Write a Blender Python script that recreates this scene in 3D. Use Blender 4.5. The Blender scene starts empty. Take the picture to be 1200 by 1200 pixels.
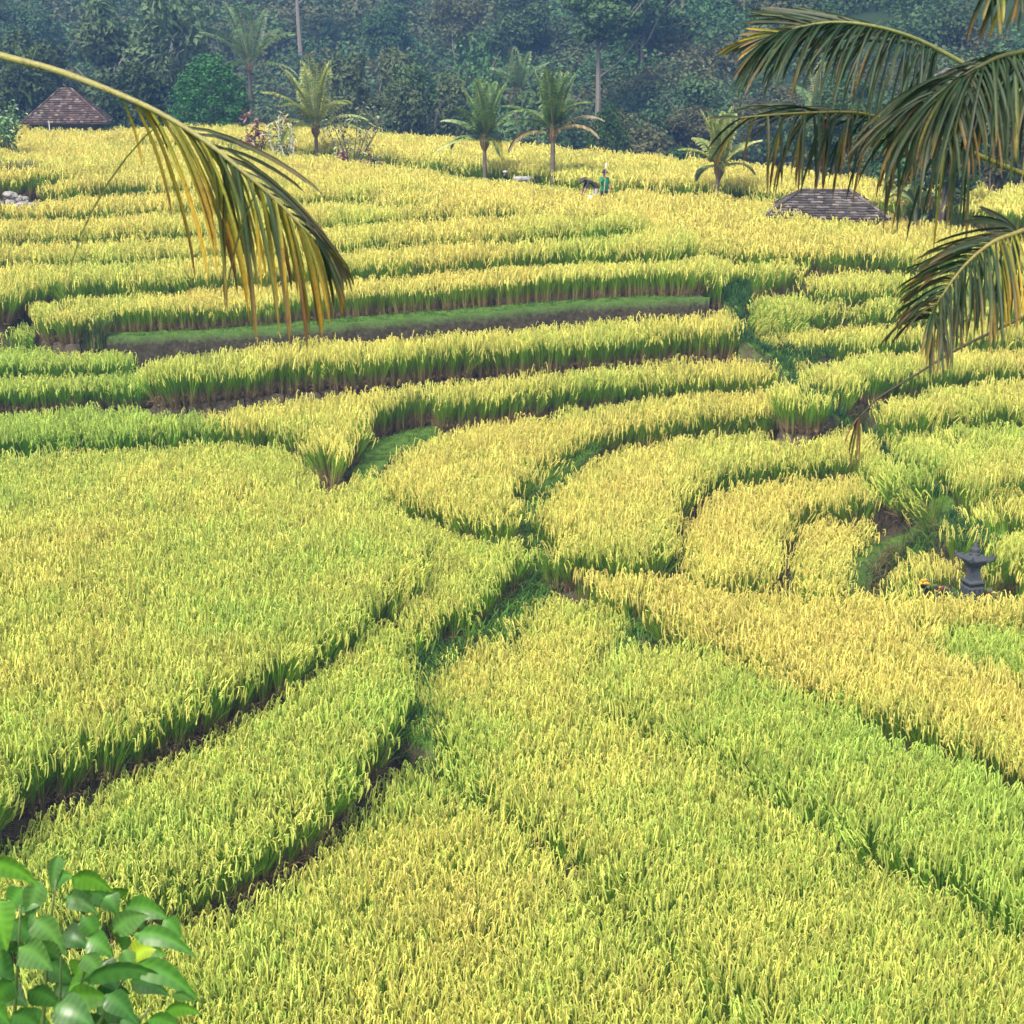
import bpy, bmesh, math, random
import numpy as np
from mathutils import Vector, Matrix, Euler
random.seed(7); RNG = np.random.default_rng(7)
S = bpy.context.scene
COL = S.collection
R = math.radians

# ------------------------------------------------------------------ camera
PITCH = R(16.3); FPX = 1900.0
cam_d = bpy.data.cameras.new('camera'); cam = bpy.data.objects.new('camera', cam_d); COL.objects.link(cam)
cam.location = (0, 0, 0); cam.rotation_euler = (math.pi/2 - PITCH, 0, 0)
cam_d.sensor_width = 36; cam_d.lens = 36*FPX/1200; cam_d.clip_start = 0.1; cam_d.clip_end = 4000
cam_d.dof.use_dof = True; cam_d.dof.focus_distance = 42; cam_d.dof.aperture_fstop = 9.0
S.camera = cam
# ------------------------------------------------------------------ sky and sun
SUN_EL, SUN_AZ = R(52), R(-152)          # azimuth measured from +Y towards +X
world = bpy.data.worlds.new('World'); S.world = world; world.use_nodes = True
wn = world.node_tree.nodes; wl = world.node_tree.links; wn.clear()
sky = wn.new('ShaderNodeTexSky'); sky.sky_type = 'NISHITA'; sky.sun_disc = False
sky.sun_elevation = SUN_EL; sky.sun_rotation = SUN_AZ; sky.air_density = 1.0; sky.dust_density = 8.0; sky.ozone_density = 0.6
bg = wn.new('ShaderNodeBackground'); bg.inputs['Strength'].default_value = 0.15
wo = wn.new('ShaderNodeOutputWorld'); wl.new(sky.outputs[0], bg.inputs[0]); wl.new(bg.outputs[0], wo.inputs[0])
sun_d = bpy.data.lights.new('sun', 'SUN'); sun_d.energy = 2.2; sun_d.angle = R(14); sun_d.color = (1.0, 0.97, 0.90)
sun = bpy.data.objects.new('sun', sun_d); COL.objects.link(sun)
sd = Vector((math.sin(SUN_AZ)*math.cos(SUN_EL), math.cos(SUN_AZ)*math.cos(SUN_EL), math.sin(SUN_EL)))
sun.rotation_euler = sd.to_track_quat('Z', 'Y').to_euler()
S.view_settings.view_transform = 'Standard'; S.view_settings.look = 'None'; S.view_settings.gamma = 1
S.view_settings.use_curve_mapping = False; S.view_settings.exposure = 1.08
cy = S.cycles
cy.max_bounces = 6; cy.diffuse_bounces = 3; cy.glossy_bounces = 2; cy.transmission_bounces = 3; cy.transparent_max_bounces = 4
cy.volume_bounces = 0; cy.use_denoising = True
cy.caustics_reflective = False; cy.caustics_refractive = False

# ------------------------------------------------------------------ helpers
SP, CP = math.sin(PITCH), math.cos(PITCH)
def ray(px, py):
    u = (px-600)/FPX; v = (600-py)/FPX
    return (u, CP+v*SP, -SP+v*CP)
def at_z(px, py, z):
    d = ray(px, py); t = z/d[2]; return Vector((d[0]*t, d[1]*t, z))
def at_y(px, py, y):
    d = ray(px, py); t = y/d[1]; return Vector((d[0]*t, y, d[2]*t))
def tag(o, label=None, cat=None, group=None, kind=None):
    if label: o['label'] = label
    if cat: o['category'] = cat
    if group: o['group'] = group
    if kind: o['kind'] = kind
    return o
def empty(name, loc, rz=0.0, label=None, cat=None, group=None):
    o = bpy.data.objects.new(name, None); COL.objects.link(o); o.location = loc; o.rotation_euler = (0, 0, rz)
    o.empty_display_size = 0.2
    return tag(o, label, cat, group)
def make_mesh(name, v, f, mats=(), col=None, smooth=False, mi=None):
    me = bpy.data.meshes.new(name)
    me.from_pydata([tuple(p) for p in v] if not isinstance(v, np.ndarray) else v.tolist(), [], f if isinstance(f, list) else f.tolist())
    for m in mats: me.materials.append(m)
    if col is not None:
        a = me.color_attributes.new('Col', 'FLOAT_COLOR', 'POINT')
        c = np.ones((len(me.vertices), 4), np.float32); c[:, :3] = np.asarray(col, np.float32)[:, :3]
        a.data.foreach_set('color', c.ravel())
    if mi is not None: me.polygons.foreach_set('material_index', np.asarray(mi, np.int32))
    if smooth: me.polygons.foreach_set('use_smooth', np.ones(len(me.polygons), bool))
    me.update(); return me
def link(name, me, parent=None, loc=None):
    o = bpy.data.objects.new(name, me); COL.objects.link(o)
    if parent is not None: o.parent = parent
    if loc is not None: o.location = loc
    return o
def copy_tree(o, parent=None):
    c = o.copy(); COL.objects.link(c); c.parent = parent
    for ch in o.children: copy_tree(ch, c)
    return c
class MB:
    """collects geometry of one part"""
    def __init__(s): s.v = []; s.f = []; s.c = []; s.m = []
    def add(s, v, f, c=(1, 1, 1), m=0):
        n = len(s.v); s.v += [tuple(p) for p in v]; s.f += [tuple(i+n for i in q) for q in f]
        s.c += (list(c) if hasattr(c[0], '__len__') else [c]*len(v)); s.m += [m]*len(f); return s
    def box(s, c, d, rot=None, col=(1, 1, 1), taper=1.0, m=0):
        hx, hy, hz = d[0]/2, d[1]/2, d[2]/2; vs = []
        for z, k in ((-hz, 1.0), (hz, taper)):
            for x, y in ((-hx, -hy), (hx, -hy), (hx, hy), (-hx, hy)):
                p = Vector((x*k, y*k, z)); p = (rot @ p) if rot is not None else p
                vs.append(p+Vector(c))
        return s.add(vs, [(3, 2, 1, 0), (4, 5, 6, 7), (0, 1, 5, 4), (1, 2, 6, 5), (2, 3, 7, 6), (3, 0, 4, 7)], col, m)
    def tube(s, pts, rad, n=7, col=(1, 1, 1), cap=True, m=0):
        pts = [Vector(p) for p in pts]; k = len(pts)
        rad = list(rad) if hasattr(rad, '__len__') else [rad]*k
        t0 = (pts[1]-pts[0]).normalized(); a = t0.orthogonal().normalized(); vs = []; prev = t0
        for i, p in enumerate(pts):
            t = (pts[min(i+1, k-1)]-pts[max(i-1, 0)]).normalized()
            a = (a - t*a.dot(t)).normalized(); b = t.cross(a)
            for j in range(n):
                an = 2*math.pi*j/n; vs.append(p+(a*math.cos(an)+b*math.sin(an))*rad[i])
        fs = [(i*n+j, i*n+(j+1) % n, (i+1)*n+(j+1) % n, (i+1)*n+j) for i in range(k-1) for j in range(n)]
        if cap: fs += [tuple(range(n-1, -1, -1)), tuple((k-1)*n+j for j in range(n))]
        return s.add(vs, fs, col, m)
    def lathe(s, prof, n=12, c=(0, 0, 0), sq=0.0, col=(1, 1, 1), m=0):
        vs = []
        for r, z in prof:
            for j in range(n):
                an = 2*math.pi*(j+.5)/n; k = 1.0
                if sq: k = 1+sq*(1/max(abs(math.cos(an)), abs(math.sin(an)))-1)
                vs.append((c[0]+r*k*math.cos(an), c[1]+r*k*math.sin(an), c[2]+z))
        k = len(prof)
        fs = [(i*n+j, i*n+(j+1) % n, (i+1)*n+(j+1) % n, (i+1)*n+j) for i in range(k-1) for j in range(n)]
        fs += [tuple(range(n-1, -1, -1)), tuple((k-1)*n+j for j in range(n))]
        return s.add(vs, fs, col, m)
    def build(s, name, mats, parent=None, smooth=False, loc=None):
        mats = mats if isinstance(mats, (list, tuple)) else [mats]
        return link(name, make_mesh(name, s.v, s.f, mats, s.c, smooth, s.m), parent, loc)

# ------------------------------------------------------------------ materials
class NT:
    def __init__(s, name):
        s.m = bpy.data.materials.new(name); s.m.use_nodes = True; s.t = s.m.node_tree; s.t.nodes.clear()
        s.out = s.n('ShaderNodeOutputMaterial')
    def n(s, t, **k):
        x = s.t.nodes.new(t)
        for a, b in k.items():
            if isinstance(a, str) and a.startswith('i_'): x.inputs[a[2:].replace('_', ' ')].default_value = b
            else: setattr(x, a, b)
        return x
    def l(s, a, b): s.t.links.new(a, b)
    def mix(s, fac, a, b, mode='MIX'):
        x = s.n('ShaderNodeMix', data_type='RGBA', blend_type=mode)
        for k, v in ((0, fac), (6, a), (7, b)):
            if hasattr(v, 'links') or hasattr(v, 'is_linked'): s.l(v, x.inputs[k])
            elif k == 0: x.inputs[0].default_value = v
            else: x.inputs[k].default_value = (*v, 1) if len(v) == 3 else v
        return x.outputs[2]
    def math(s, op, a, b=0.0, clamp=False):
        x = s.n('ShaderNodeMath', operation=op); x.use_clamp = clamp
        for k, v in ((0, a), (1, b)):
            if hasattr(v, 'is_linked'): s.l(v, x.inputs[k])
            else: x.inputs[k].default_value = v
        return x.outputs[0]
    def noise(s, scale, detail=3, rough=.55, vec=None):
        x = s.n('ShaderNodeTexNoise'); x.inputs['Scale'].default_value = scale; x.inputs['Detail'].default_value = detail
        x.inputs['Roughness'].default_value = rough
        if vec is not None: s.l(vec, x.inputs['Vector'])
        return x.outputs['Fac']
    def ramp(s, fac, stops):
        x = s.n('ShaderNodeValToRGB'); e = x.color_ramp.elements
        e[0].position, e[0].color = stops[0][0], (*stops[0][1], 1); e[1].position, e[1].color = stops[-1][0], (*stops[-1][1], 1)
        for p, c in stops[1:-1]:
            q = e.new(p); q.color = (*c, 1)
        s.l(fac, x.inputs[0]); return x.outputs[0]
    def pos(s): return s.n('ShaderNodeNewGeometry').outputs['Position']
    def obj(s): return s.n('ShaderNodeTexCoord').outputs['Object']
    def attr(s, name, kind='GEOMETRY'): return s.n('ShaderNodeAttribute', attribute_name=name, attribute_type=kind)
    def leafy(s, col, trans=.35, rough=.5, spec=.3, tcol=None):
        p = s.n('ShaderNodeBsdfPrincipled'); s.l(col, p.inputs['Base Color'])
        p.inputs['Roughness'].default_value = rough; p.inputs['Specular IOR Level'].default_value = spec
        t = s.n('ShaderNodeBsdfTranslucent'); s.l(tcol if tcol is not None else col, t.inputs['Color'])
        x = s.n('ShaderNodeMixShader'); x.inputs[0].default_value = trans
        s.l(p.outputs[0], x.inputs[1]); s.l(t.outputs[0], x.inputs[2]); s.l(x.outputs[0], s.out.inputs[0]); return s.m
    def solid(s, col, rough=.8, spec=.3, bump=None, strength=.4, dist=.02):
        p = s.n('ShaderNodeBsdfPrincipled')
        if hasattr(col, 'is_linked'): s.l(col, p.inputs['Base Color'])
        else: p.inputs['Base Color'].default_value = (*col, 1)
        p.inputs['Roughness'].default_value = rough; p.inputs['Specular IOR Level'].default_value = spec
        if bump is not None:
            b = s.n('ShaderNodeBump'); b.inputs['Strength'].default_value = strength; b.inputs['Distance'].default_value = dist
            s.l(bump, b.inputs['Height']); s.l(b.outputs[0], p.inputs['Normal'])
        s.l(p.outputs[0], s.out.inputs[0]); return s.m

def mat_rice():
    t = NT('rice_plant'); a = t.attr('Col'); sep = t.n('ShaderNodeSeparateColor'); t.l(a.outputs['Color'], sep.inputs[0])
    typ, hgt, rnd = sep.outputs[0], sep.outputs[1], sep.outputs[2]
    ripe = t.attr('ripe', 'INSTANCER').outputs['Fac']
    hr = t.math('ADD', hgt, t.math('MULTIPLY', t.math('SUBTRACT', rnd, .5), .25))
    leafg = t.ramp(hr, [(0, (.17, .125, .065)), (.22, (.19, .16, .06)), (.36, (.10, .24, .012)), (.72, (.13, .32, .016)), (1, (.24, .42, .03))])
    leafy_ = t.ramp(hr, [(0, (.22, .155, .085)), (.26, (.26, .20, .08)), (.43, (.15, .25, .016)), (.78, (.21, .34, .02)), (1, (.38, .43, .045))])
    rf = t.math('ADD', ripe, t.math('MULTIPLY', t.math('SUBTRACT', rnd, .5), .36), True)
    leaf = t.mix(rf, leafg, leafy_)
    pan = t.ramp(rf, [(0, (.40, .55, .10)), (.35, (.55, .60, .125)), (.7, (.66, .63, .155)), (1, (.68, .60, .155))])
    isp = t.math('GREATER_THAN', typ, .75)
    c = t.mix(isp, leaf, pan)
    isw = t.math('COMPARE', typ, .5); isw.node.inputs[2].default_value = .1
    straw = t.mix(rnd, (.20, .14, .075), (.36, .27, .15))
    c = t.mix(isw, c, straw)
    hs = t.n('ShaderNodeHueSaturation'); t.l(c, hs.inputs['Color'])
    oi = t.n('ShaderNodeObjectInfo').outputs['Random']
    t.l(t.math('ADD', t.math('MULTIPLY', oi, .4), .8), hs.inputs['Value'])
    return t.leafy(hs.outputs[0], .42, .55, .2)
def mat_grass(name, c1, c2):
    t = NT(name); a = t.attr('Col'); sep = t.n('ShaderNodeSeparateColor'); t.l(a.outputs['Color'], sep.inputs[0])
    c = t.mix(sep.outputs[1], c1, c2)
    hs = t.n('ShaderNodeHueSaturation'); t.l(c, hs.inputs['Color'])
    oi = t.n('ShaderNodeObjectInfo').outputs['Random']
    t.l(t.math('ADD', t.math('MULTIPLY', oi, .6), .7), hs.inputs['Value'])
    return t.leafy(hs.outputs[0], .35, .55, .25)
def mat_terrain():
    t = NT('terrain'); p = t.pos(); a = t.attr('Col'); sep = t.n('ShaderNodeSeparateColor'); t.l(a.outputs['Color'], sep.inputs[0])
    n1 = t.noise(1.3, 4, .6, p); n2 = t.noise(9, 4, .65, p); n3 = t.noise(45, 3, .7, p)
    mud = t.ramp(n2, [(.3, (.030, .026, .016)), (.5, (.060, .050, .030)), (.75, (.105, .088, .055))])
    gr = t.ramp(n3, [(.25, (.022, .06, .009)), (.5, (.055, .13, .016)), (.8, (.11, .19, .03))])
    gr = t.mix(t.math('MULTIPLY', n1, .45), gr, (.10, .12, .03))
    g = t.n('ShaderNodeNewGeometry'); sx = t.n('ShaderNodeSeparateXYZ'); t.l(g.outputs['Normal'], sx.inputs[0])
    mr = t.n('ShaderNodeMapRange'); t.l(t.math('ADD', sx.outputs[2], t.math('MULTIPLY', t.math('SUBTRACT', n2, .5), .35)), mr.inputs[0])
    mr.inputs[1].default_value = .50; mr.inputs[2].default_value = .78
    fac = t.math('MULTIPLY', mr.outputs[0], sep.outputs[0])
    c = t.mix(fac, mud, gr)
    c = t.mix(sep.outputs[1], c, t.mix(n2, (.008, .018, .007), (.022, .042, .014)))
    return t.solid(c, .95, .15, t.math('ADD', n2, t.math('MULTIPLY', n3, .5)), .6, .05)
def mat_tree(name, dark, mid, light, trans=.3):
    t = NT(name); a = t.attr('Col'); sep = t.n('ShaderNodeSeparateColor'); t.l(a.outputs['Color'], sep.inputs[0])
    n = t.noise(.55, 3, .6, t.obj())
    f = t.math('ADD', t.math('MULTIPLY', sep.outputs[0], .6), t.math('MULTIPLY', n, .45))
    c = t.ramp(f, [(.15, dark), (.5, mid), (.9, light)])
    hs = t.n('ShaderNodeHueSaturation'); t.l(c, hs.inputs['Color'])
    oi = t.n('ShaderNodeObjectInfo').outputs['Random']
    t.l(t.math('ADD', t.math('MULTIPLY', oi, .05), .475), hs.inputs['Hue'])
    t.l(t.math('ADD', t.math('MULTIPLY', oi, .7), .65), hs.inputs['Value'])
    return t.leafy(hs.outputs[0], trans, .65, .15)
def mat_col(name, trans=.25, rough=.4, spec=.4, mult=1.0, nscale=30, namt=.35):
    """colour held per vertex (the thing's own colours), broken by fine noise"""
    t = NT(name); a = t.attr('Col'); n = t.noise(nscale, 3, .6, t.obj())
    hs = t.n('ShaderNodeHueSaturation'); t.l(a.outputs['Color'], hs.inputs['Color'])
    t.l(t.math('ADD', t.math('MULTIPLY', t.math('SUBTRACT', n, .5), namt*2), mult), hs.inputs['Value'])
    if trans: return t.leafy(hs.outputs[0], trans, rough, spec)
    return t.solid(hs.outputs[0], rough, spec, n, .3, .01)
def mat_frond():
    t = NT('frond_leaf'); a = t.attr('Col'); n = t.noise(60, 3, .6, t.obj()); n2 = t.noise(11, 4, .7, t.obj()); n3 = t.noise(130, 2, .6, t.obj())
    hs = t.n('ShaderNodeHueSaturation'); t.l(a.outputs['Color'], hs.inputs['Color']); t.l(t.math('ADD', t.math('MULTIPLY', n, .9), .55), hs.inputs['Value'])
    mr = t.n('ShaderNodeMapRange'); t.l(t.math('ADD', n2, t.math('MULTIPLY', t.math('SUBTRACT', n3, .5), .3)), mr.inputs[0]); mr.inputs[1].default_value = .58; mr.inputs[2].default_value = .70
    c = t.mix(t.math('MULTIPLY', mr.outputs[0], .75), hs.outputs[0], (.075, .045, .018)); return t.leafy(c, .2, .55, .3)
def mat_noise(name, c1, c2, scale=8, rough=.85, bump=.4, dist=.02, spec=.25):
    t = NT(name); n = t.noise(scale, 5, .65, t.obj())
    return t.solid(t.mix(n, c1, c2), rough, spec, n, bump, dist)
def mat_bank():
    t = NT('mud_bank'); p = t.pos(); a = t.attr('Col'); sep = t.n('ShaderNodeSeparateColor'); t.l(a.outputs['Color'], sep.inputs[0])
    n2 = t.noise(7, 5, .7, p); n3 = t.noise(35, 3, .7, p)
    mud = t.ramp(n2, [(.3, (.018, .016, .012)), (.5, (.038, .032, .022)), (.75, (.075, .062, .040))])
    gr = t.ramp(n3, [(.3, (.022, .055, .010)), (.7, (.07, .14, .025))])
    f = t.math('ADD', sep.outputs[0], t.math('MULTIPLY', t.math('SUBTRACT', n2, .52), 1.6), True)
    return t.solid(t.mix(f, mud, gr), .95, .15, t.math('ADD', n2, t.math('MULTIPLY', n3, .4)), .8, .06)
M = dict(bank=mat_bank(),
    rice=mat_rice(), terrain=mat_terrain(),
    grass=mat_grass('bund_grass', (.045, .11, .014), (.12, .27, .03)),
    dry=mat_grass('dry_grass', (.10, .08, .035), (.17, .19, .05)),
    lush=mat_grass('lush_grass', (.015, .05, .012), (.05, .15, .03)),
    leaf_e=mat_tree('foliage_round', (.018, .055, .018), (.036, .105, .028), (.07, .18, .045)),
    leaf_a=mat_tree('foliage_mid', (.030, .065, .025), (.055, .105, .038), (.10, .16, .055)),
    leaf_b=mat_tree('foliage_dark', (.022, .055, .025), (.04, .088, .032), (.075, .13, .045)),
    leaf_c=mat_tree('foliage_olive', (.055, .065, .03), (.09, .10, .042), (.14, .145, .065)),
    leaf_d=mat_tree('foliage_bamboo', (.05, .08, .035), (.08, .125, .05), (.13, .18, .075)),
    bark=mat_noise('bark', (.05, .04, .03), (.17, .14, .11), 6),
    pale_bark=mat_noise('pale_bark', (.09, .085, .07), (.22, .20, .17), 9),
    palm=mat_col('palm_leaf', .22, .38, .5, 1.0, 40, .3),
    frond=mat_frond(),
    tint=mat_col('coloured_matt', 0, .8, .25, 1.0, 14, .25),
    cloth=mat_col('cloth', 0, .9, .15, 1.0, 40, .15),
    shrub=mat_col('shrub_leaf', .30, .33, .5, 1.0, 25, .3),
    tile=mat_col('roof_tile', 0, .85, .2, 1.0, 7, .45),
    tile_grey=mat_col('roof_tile_grey', 0, .85, .2, 1.0, 9, .45),
    wood=mat_noise('old_wood', (.035, .03, .026), (.11, .095, .08), 6),
    stone=mat_noise('dark_stone', (.016, .020, .024), (.07, .082, .09), 14, .85, .6, .02),
    rock=mat_noise('field_stone', (.10, .095, .09), (.34, .33, .31), 5, .9, .6, .05),
)
# ------------------------------------------------------------------ terraces: outlines of each planted step and each grassy path
RICE_H = 1.42
def catmull(P, closed=True, n=4):
    P = np.asarray(P, float); m = len(P); out = []
    for i in range(m if closed else m-1):
        p0, p1, p2, p3 = (P[(i-1) % m], P[i], P[(i+1) % m], P[(i+2) % m]) if closed else (P[max(i-1, 0)], P[i], P[i+1], P[min(i+2, m-1)])
        for k in range(n):
            t = k/n
            out.append(.5*((2*p1)+(-p0+p2)*t+(2*p0-5*p1+4*p2-p3)*t*t+(-p0+3*p1-3*p2+p3)*t**3))
    if not closed: out.append(P[-1])
    return np.array(out)
class Region:
    def __init__(s, key, z, poly, rice=True, ripe=.5, h=RICE_H, lodged=0.0, label=None, smooth=True, dens=1.0, gap=.36):
        # z: a height, or (x0, z0, x1, z1) across the slope, or the same plus (y0, dz per unit) down the slope
        def zz(px, py):
            if not hasattr(z, '__len__'): return z
            v = z[1]+(z[3]-z[1])*(px-z[0])/(z[2]-z[0])
            if len(z) > 4: v += (py-z[4])*z[5]
            return v
        s.key, s.rice, s.ripe, s.h, s.lodged, s.label, s.dens, s.gap = key, rice, ripe, h, lodged, label, dens, gap
        pts = [at_z(x, y, zz(x, y)) for x, y in poly]
        A = np.array([[p.x, p.y, 1] for p in pts]); b = np.array([p.z for p in pts])
        if np.ptp(b) < 1e-6: s.pl = np.array([0, 0, b[0]])
        else: s.pl = np.linalg.lstsq(A, b, rcond=None)[0]
        if not rice: s.h = 0 if h == RICE_H else h
        s.P = catmull(A[:, :2], True, 4) if smooth else A[:, :2]
        s.lo, s.hi = s.P.min(0), s.P.max(0); s.zm = float(b.mean())
    def zc(s, X):
        Xc = np.clip(X, s.lo, s.hi)
        return Xc@s.pl[:2]+s.pl[2]
    def ground(s, X): return s.zc(X)-s.h
    def dist(s, X):
        """signed distance, negative inside"""
        a = s.P; b = np.roll(a, -1, 0); e = b-a; L = np.maximum((e**2).sum(1), 1e-9)
        best = np.full(len(X), 1e9); ins = np.zeros(len(X), bool)
        for i in range(len(a)):
            w = X-a[i]; t = np.clip(w@e[i]/L[i], 0, 1); d = ((w-t[:, None]*e[i])**2).sum(1); best = np.minimum(best, d)
            if a[i, 1] != b[i, 1]:
                c = (a[i, 1] > X[:, 1]) != (b[i, 1] > X[:, 1])
                ins ^= c & (X[:, 0] < e[i, 0]*(X[:, 1]-a[i, 1])/e[i, 1]+a[i, 0])
        d = np.sqrt(best); return np.where(ins, -d, d)
    def near(s, X, m): return ((X > s.lo-m) & (X < s.hi+m)).all(1)
PL = []
def plot(key, z, poly, **k): PL.append(Region(key, z, poly, **k))
def path(key, z, poly, **k): PL.append(Region(key, z, poly, rice=False, **k))
# near fields
plot('near', -13.98, [(484, 880), (530, 912), (600, 972), (700, 1045), (790, 1115), (870, 1200), (960, 1330), (700, 1420), (200, 1420), (-200, 1420), (-160, 1215), (0, 1140), (100, 1095), (200, 1055), (260, 1035), (340, 990), (400, 945), (455, 885)],
     ripe=.34, gap=.24, label='lime and gold rice in the nearest field, right of the leafy shrub')
plot('fan', -13.55, [(506, 778), (526, 764), (550, 751), (590, 744), (612, 718), (632, 693), (656, 680), (690, 671), (722, 690), (736, 712), (730, 738), (704, 764), (700, 790), (800, 842), (900, 905), (1000, 962), (1100, 1020), (1200, 1078), (1320, 1140), (1320, 1420), (1080, 1420), (985, 1300), (912, 1195), (838, 1108), (735, 1018), (645, 948), (560, 890), (512, 850), (500, 815)],
     ripe=.42, label='long fan of lime rice widening from the small grassy fork to the lower right corner')
plot('fan_right', (720, -13.25, 1200, -13.05), [(712, 806), (745, 752), (800, 748), (860, 768), (900, 788), (1000, 838), (1100, 880), (1200, 925), (1320, 970), (1320, 1100), (1200, 1045), (1130, 1006), (1060, 978), (1000, 945), (900, 890), (800, 835)],
     ripe=.24, gap=.6, label='pale green rice wedge below the golden band at right')
plot('gold_band', -12.95, [(664, 652), (700, 640), (760, 630), (820, 628), (880, 640), (930, 668), (985, 690), (1045, 702), (1085, 716), (1090, 755), (1150, 778), (1220, 790), (1320, 830), (1320, 918), (1200, 870), (1130, 846), (1068, 825), (1000, 800), (900, 760), (800, 716), (745, 692), (700, 672)],
     ripe=.86, gap=.5, label='broad golden rice band curving right across the middle, in front of the stone shrine')
plot('green_corner', -13.1, [(1085, 742), (1110, 726), (1200, 722), (1320, 722), (1320, 800), (1200, 776), (1130, 762)], ripe=.04, label='small bright green rice corner at the right edge under the shrine strip')
plot('shrine_strip', -12.97, [(1020, 698), (1100, 692), (1200, 692), (1320, 690), (1320, 722), (1200, 715), (1100, 712), (1045, 708)], ripe=.75, label='narrow golden rice strip directly in front of the stone shrine')
plot('shrine_plot', -12.85, [(1046, 690), (1050, 669), (1074, 653), (1102, 641), (1150, 632), (1200, 648), (1320, 640), (1320, 672), (1200, 670), (1100, 672), (1060, 680)], ripe=.66, label='golden rice plot behind the stone shrine and yellow flowers')
plot('horseshoe_low', (900, -13.0, 1080, -12.5), [(908, 640), (914, 612), (932, 596), (1000, 574), (1060, 567), (1104, 578), (1100, 587), (1077, 589), (1033, 598), (1006, 613), (991, 632), (985, 655), (981, 678), (950, 680), (908, 662)], ripe=.8, h=1.1, gap=.75,
     label='golden rice on the lowest horseshoe step, above the mossy crescent ledge')
plot('horseshoe_mid', (800, -12.85, 960, -12.32), [(790, 655), (788, 620), (795, 596), (830, 566), (880, 556), (960, 550), (1015, 552), (1020, 572), (960, 574), (925, 586), (908, 606), (902, 636), (896, 660), (850, 660)], ripe=.8, gap=.75,
     label='golden rice curve on the middle horseshoe step')
plot('horseshoe_top', (640, -12.62, 950, -11.75), [(652, 560), (700, 525), (760, 505), (900, 495), (1000, 497), (1005, 520), (950, 524), (880, 530), (820, 548), (788, 570), (776, 600), (778, 630), (730, 636), (690, 632), (650, 636), (625, 622), (622, 598)], ripe=.62,
     label='wide rice plot on the upper horseshoe step, right of the green footpath')
plot('triangle', (450, -12.3, 900, -11.0), [(452, 548), (478, 522), (540, 498), (620, 480), (700, 465), (800, 452), (900, 440), (955, 442), (962, 468), (880, 470), (800, 476), (720, 488), (660, 508), (622, 540), (604, 570), (588, 596), (560, 592), (520, 578), (470, 570), (452, 566)], ripe=.72,
     label='rusty gold rice triangle tapering right, beside the short mossy path')
plot('row_b', (400, -11.2, 900, -10.2), [(246, 468), (330, 452), (420, 436), (520, 424), (640, 412), (760, 402), (885, 397), (928, 402), (926, 422), (800, 427), (700, 436), (600, 448), (520, 458), (450, 472), (405, 500), (384, 528), (376, 508), (330, 488), (270, 486)], ripe=.66,
     label='second rice row below the bare mud bank, curling down at its left end')
plot('row_a', (200, -10.12, 850, -9.2), [(180, 420), (300, 402), (420, 388), (560, 374), (700, 364), (820, 354), (860, 356), (860, 374), (760, 380), (640, 390), (520, 398), (400, 408), (300, 416), (200, 428)], ripe=.62,
     label='first rice row right under the bare mud bank')
plot('ledge_row', (120, -8.92, 800, -7.62), [(45, 352), (120, 332), (250, 320), (400, 308), (560, 300), (700, 292), (800, 290), (832, 298), (812, 310), (700, 315), (600, 323), (500, 332), (400, 338), (300, 346), (200, 353), (110, 361), (70, 367)], ripe=.7, h=1.15,
     label='tall rice row standing along the grassy bank with the bare mud face')
plot('row_1', (100, -8.17, 600, -7.27), [(-140, 330), (0, 305), (150, 292), (300, 284), (450, 274), (600, 266), (740, 258), (800, 265), (790, 278), (700, 280), (600, 286), (450, 297), (300, 306), (150, 316), (30, 324), (0, 336), (-140, 348)], ripe=.68,
     label='rice row next above the tall bank row')
plot('row_2', (100, -7.7, 600, -6.73), [(-140, 300), (0, 284), (200, 270), (400, 256), (600, 244), (720, 240), (745, 250), (700, 256), (600, 262), (450, 270), (300, 280), (150, 287), (0, 292), (-140, 306)], ripe=.72,
     label='rice row second above the tall bank row')
plot('row_3', (100, -7.19, 500, -6.45), [(-140, 268), (0, 255), (150, 246), (300, 238), (450, 226), (560, 218), (608, 222), (604, 234), (500, 240), (400, 247), (250, 256), (100, 263), (0, 267), (-140, 276)], ripe=.72,
     label='rice row third above the tall bank row, ending short of the palms')
plot('row_4', (100, -6.65, 400, -6.04), [(-140, 238), (0, 230), (120, 224), (250, 214), (400, 200), (470, 202), (478, 213), (400, 217), (250, 229), (100, 237), (0, 240), (-140, 250)], ripe=.74,
     label='short upper rice row level with the grey stone heap')
plot('row_5', (50, -6.05, 250, -5.85), [(46, 205), (100, 195), (200, 192), (300, 196), (330, 204), (250, 208), (150, 209), (60, 212)], ripe=.72,
     label='uppermost short rice row behind the big yellowing frond')
plot('top', (100, -5.55, 700, -6.52), [(-160, 190), (-160, 146), (0, 148), (125, 149), (230, 158), (330, 173), (430, 186), (560, 205), (620, 212), (690, 217), (720, 228), (700, 250), (620, 240), (480, 226), (330, 206), (200, 192), (120, 192), (0, 196)], ripe=.82, dens=.8,
     label='wide pale golden top field between the old tiled hut and the coconut palms')
plot('hut_field', (700, -7.3, 1000, -7.45, 283, -.0165), [(690, 222), (760, 222), (850, 226), (950, 230), (1100, 234), (1320, 238), (1320, 300), (1200, 296), (1080, 292), (1000, 288), (900, 284), (830, 280), (760, 286), (720, 268)], ripe=.86, dens=.8,
     label='pale golden field surrounding the low shingled hut')
plot('far', (400, -5.55, 900, -6.0), [(120, 158), (200, 146), (330, 146), (480, 156), (600, 166), (800, 182), (960, 200), (1100, 212), (1320, 222), (1320, 246), (1100, 230), (960, 218), (850, 206), (760, 204), (680, 200), (560, 184), (430, 172), (330, 163), (200, 160)], ripe=.86, dens=.7,
     label='farthest golden field behind the palms, against the forest')
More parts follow.
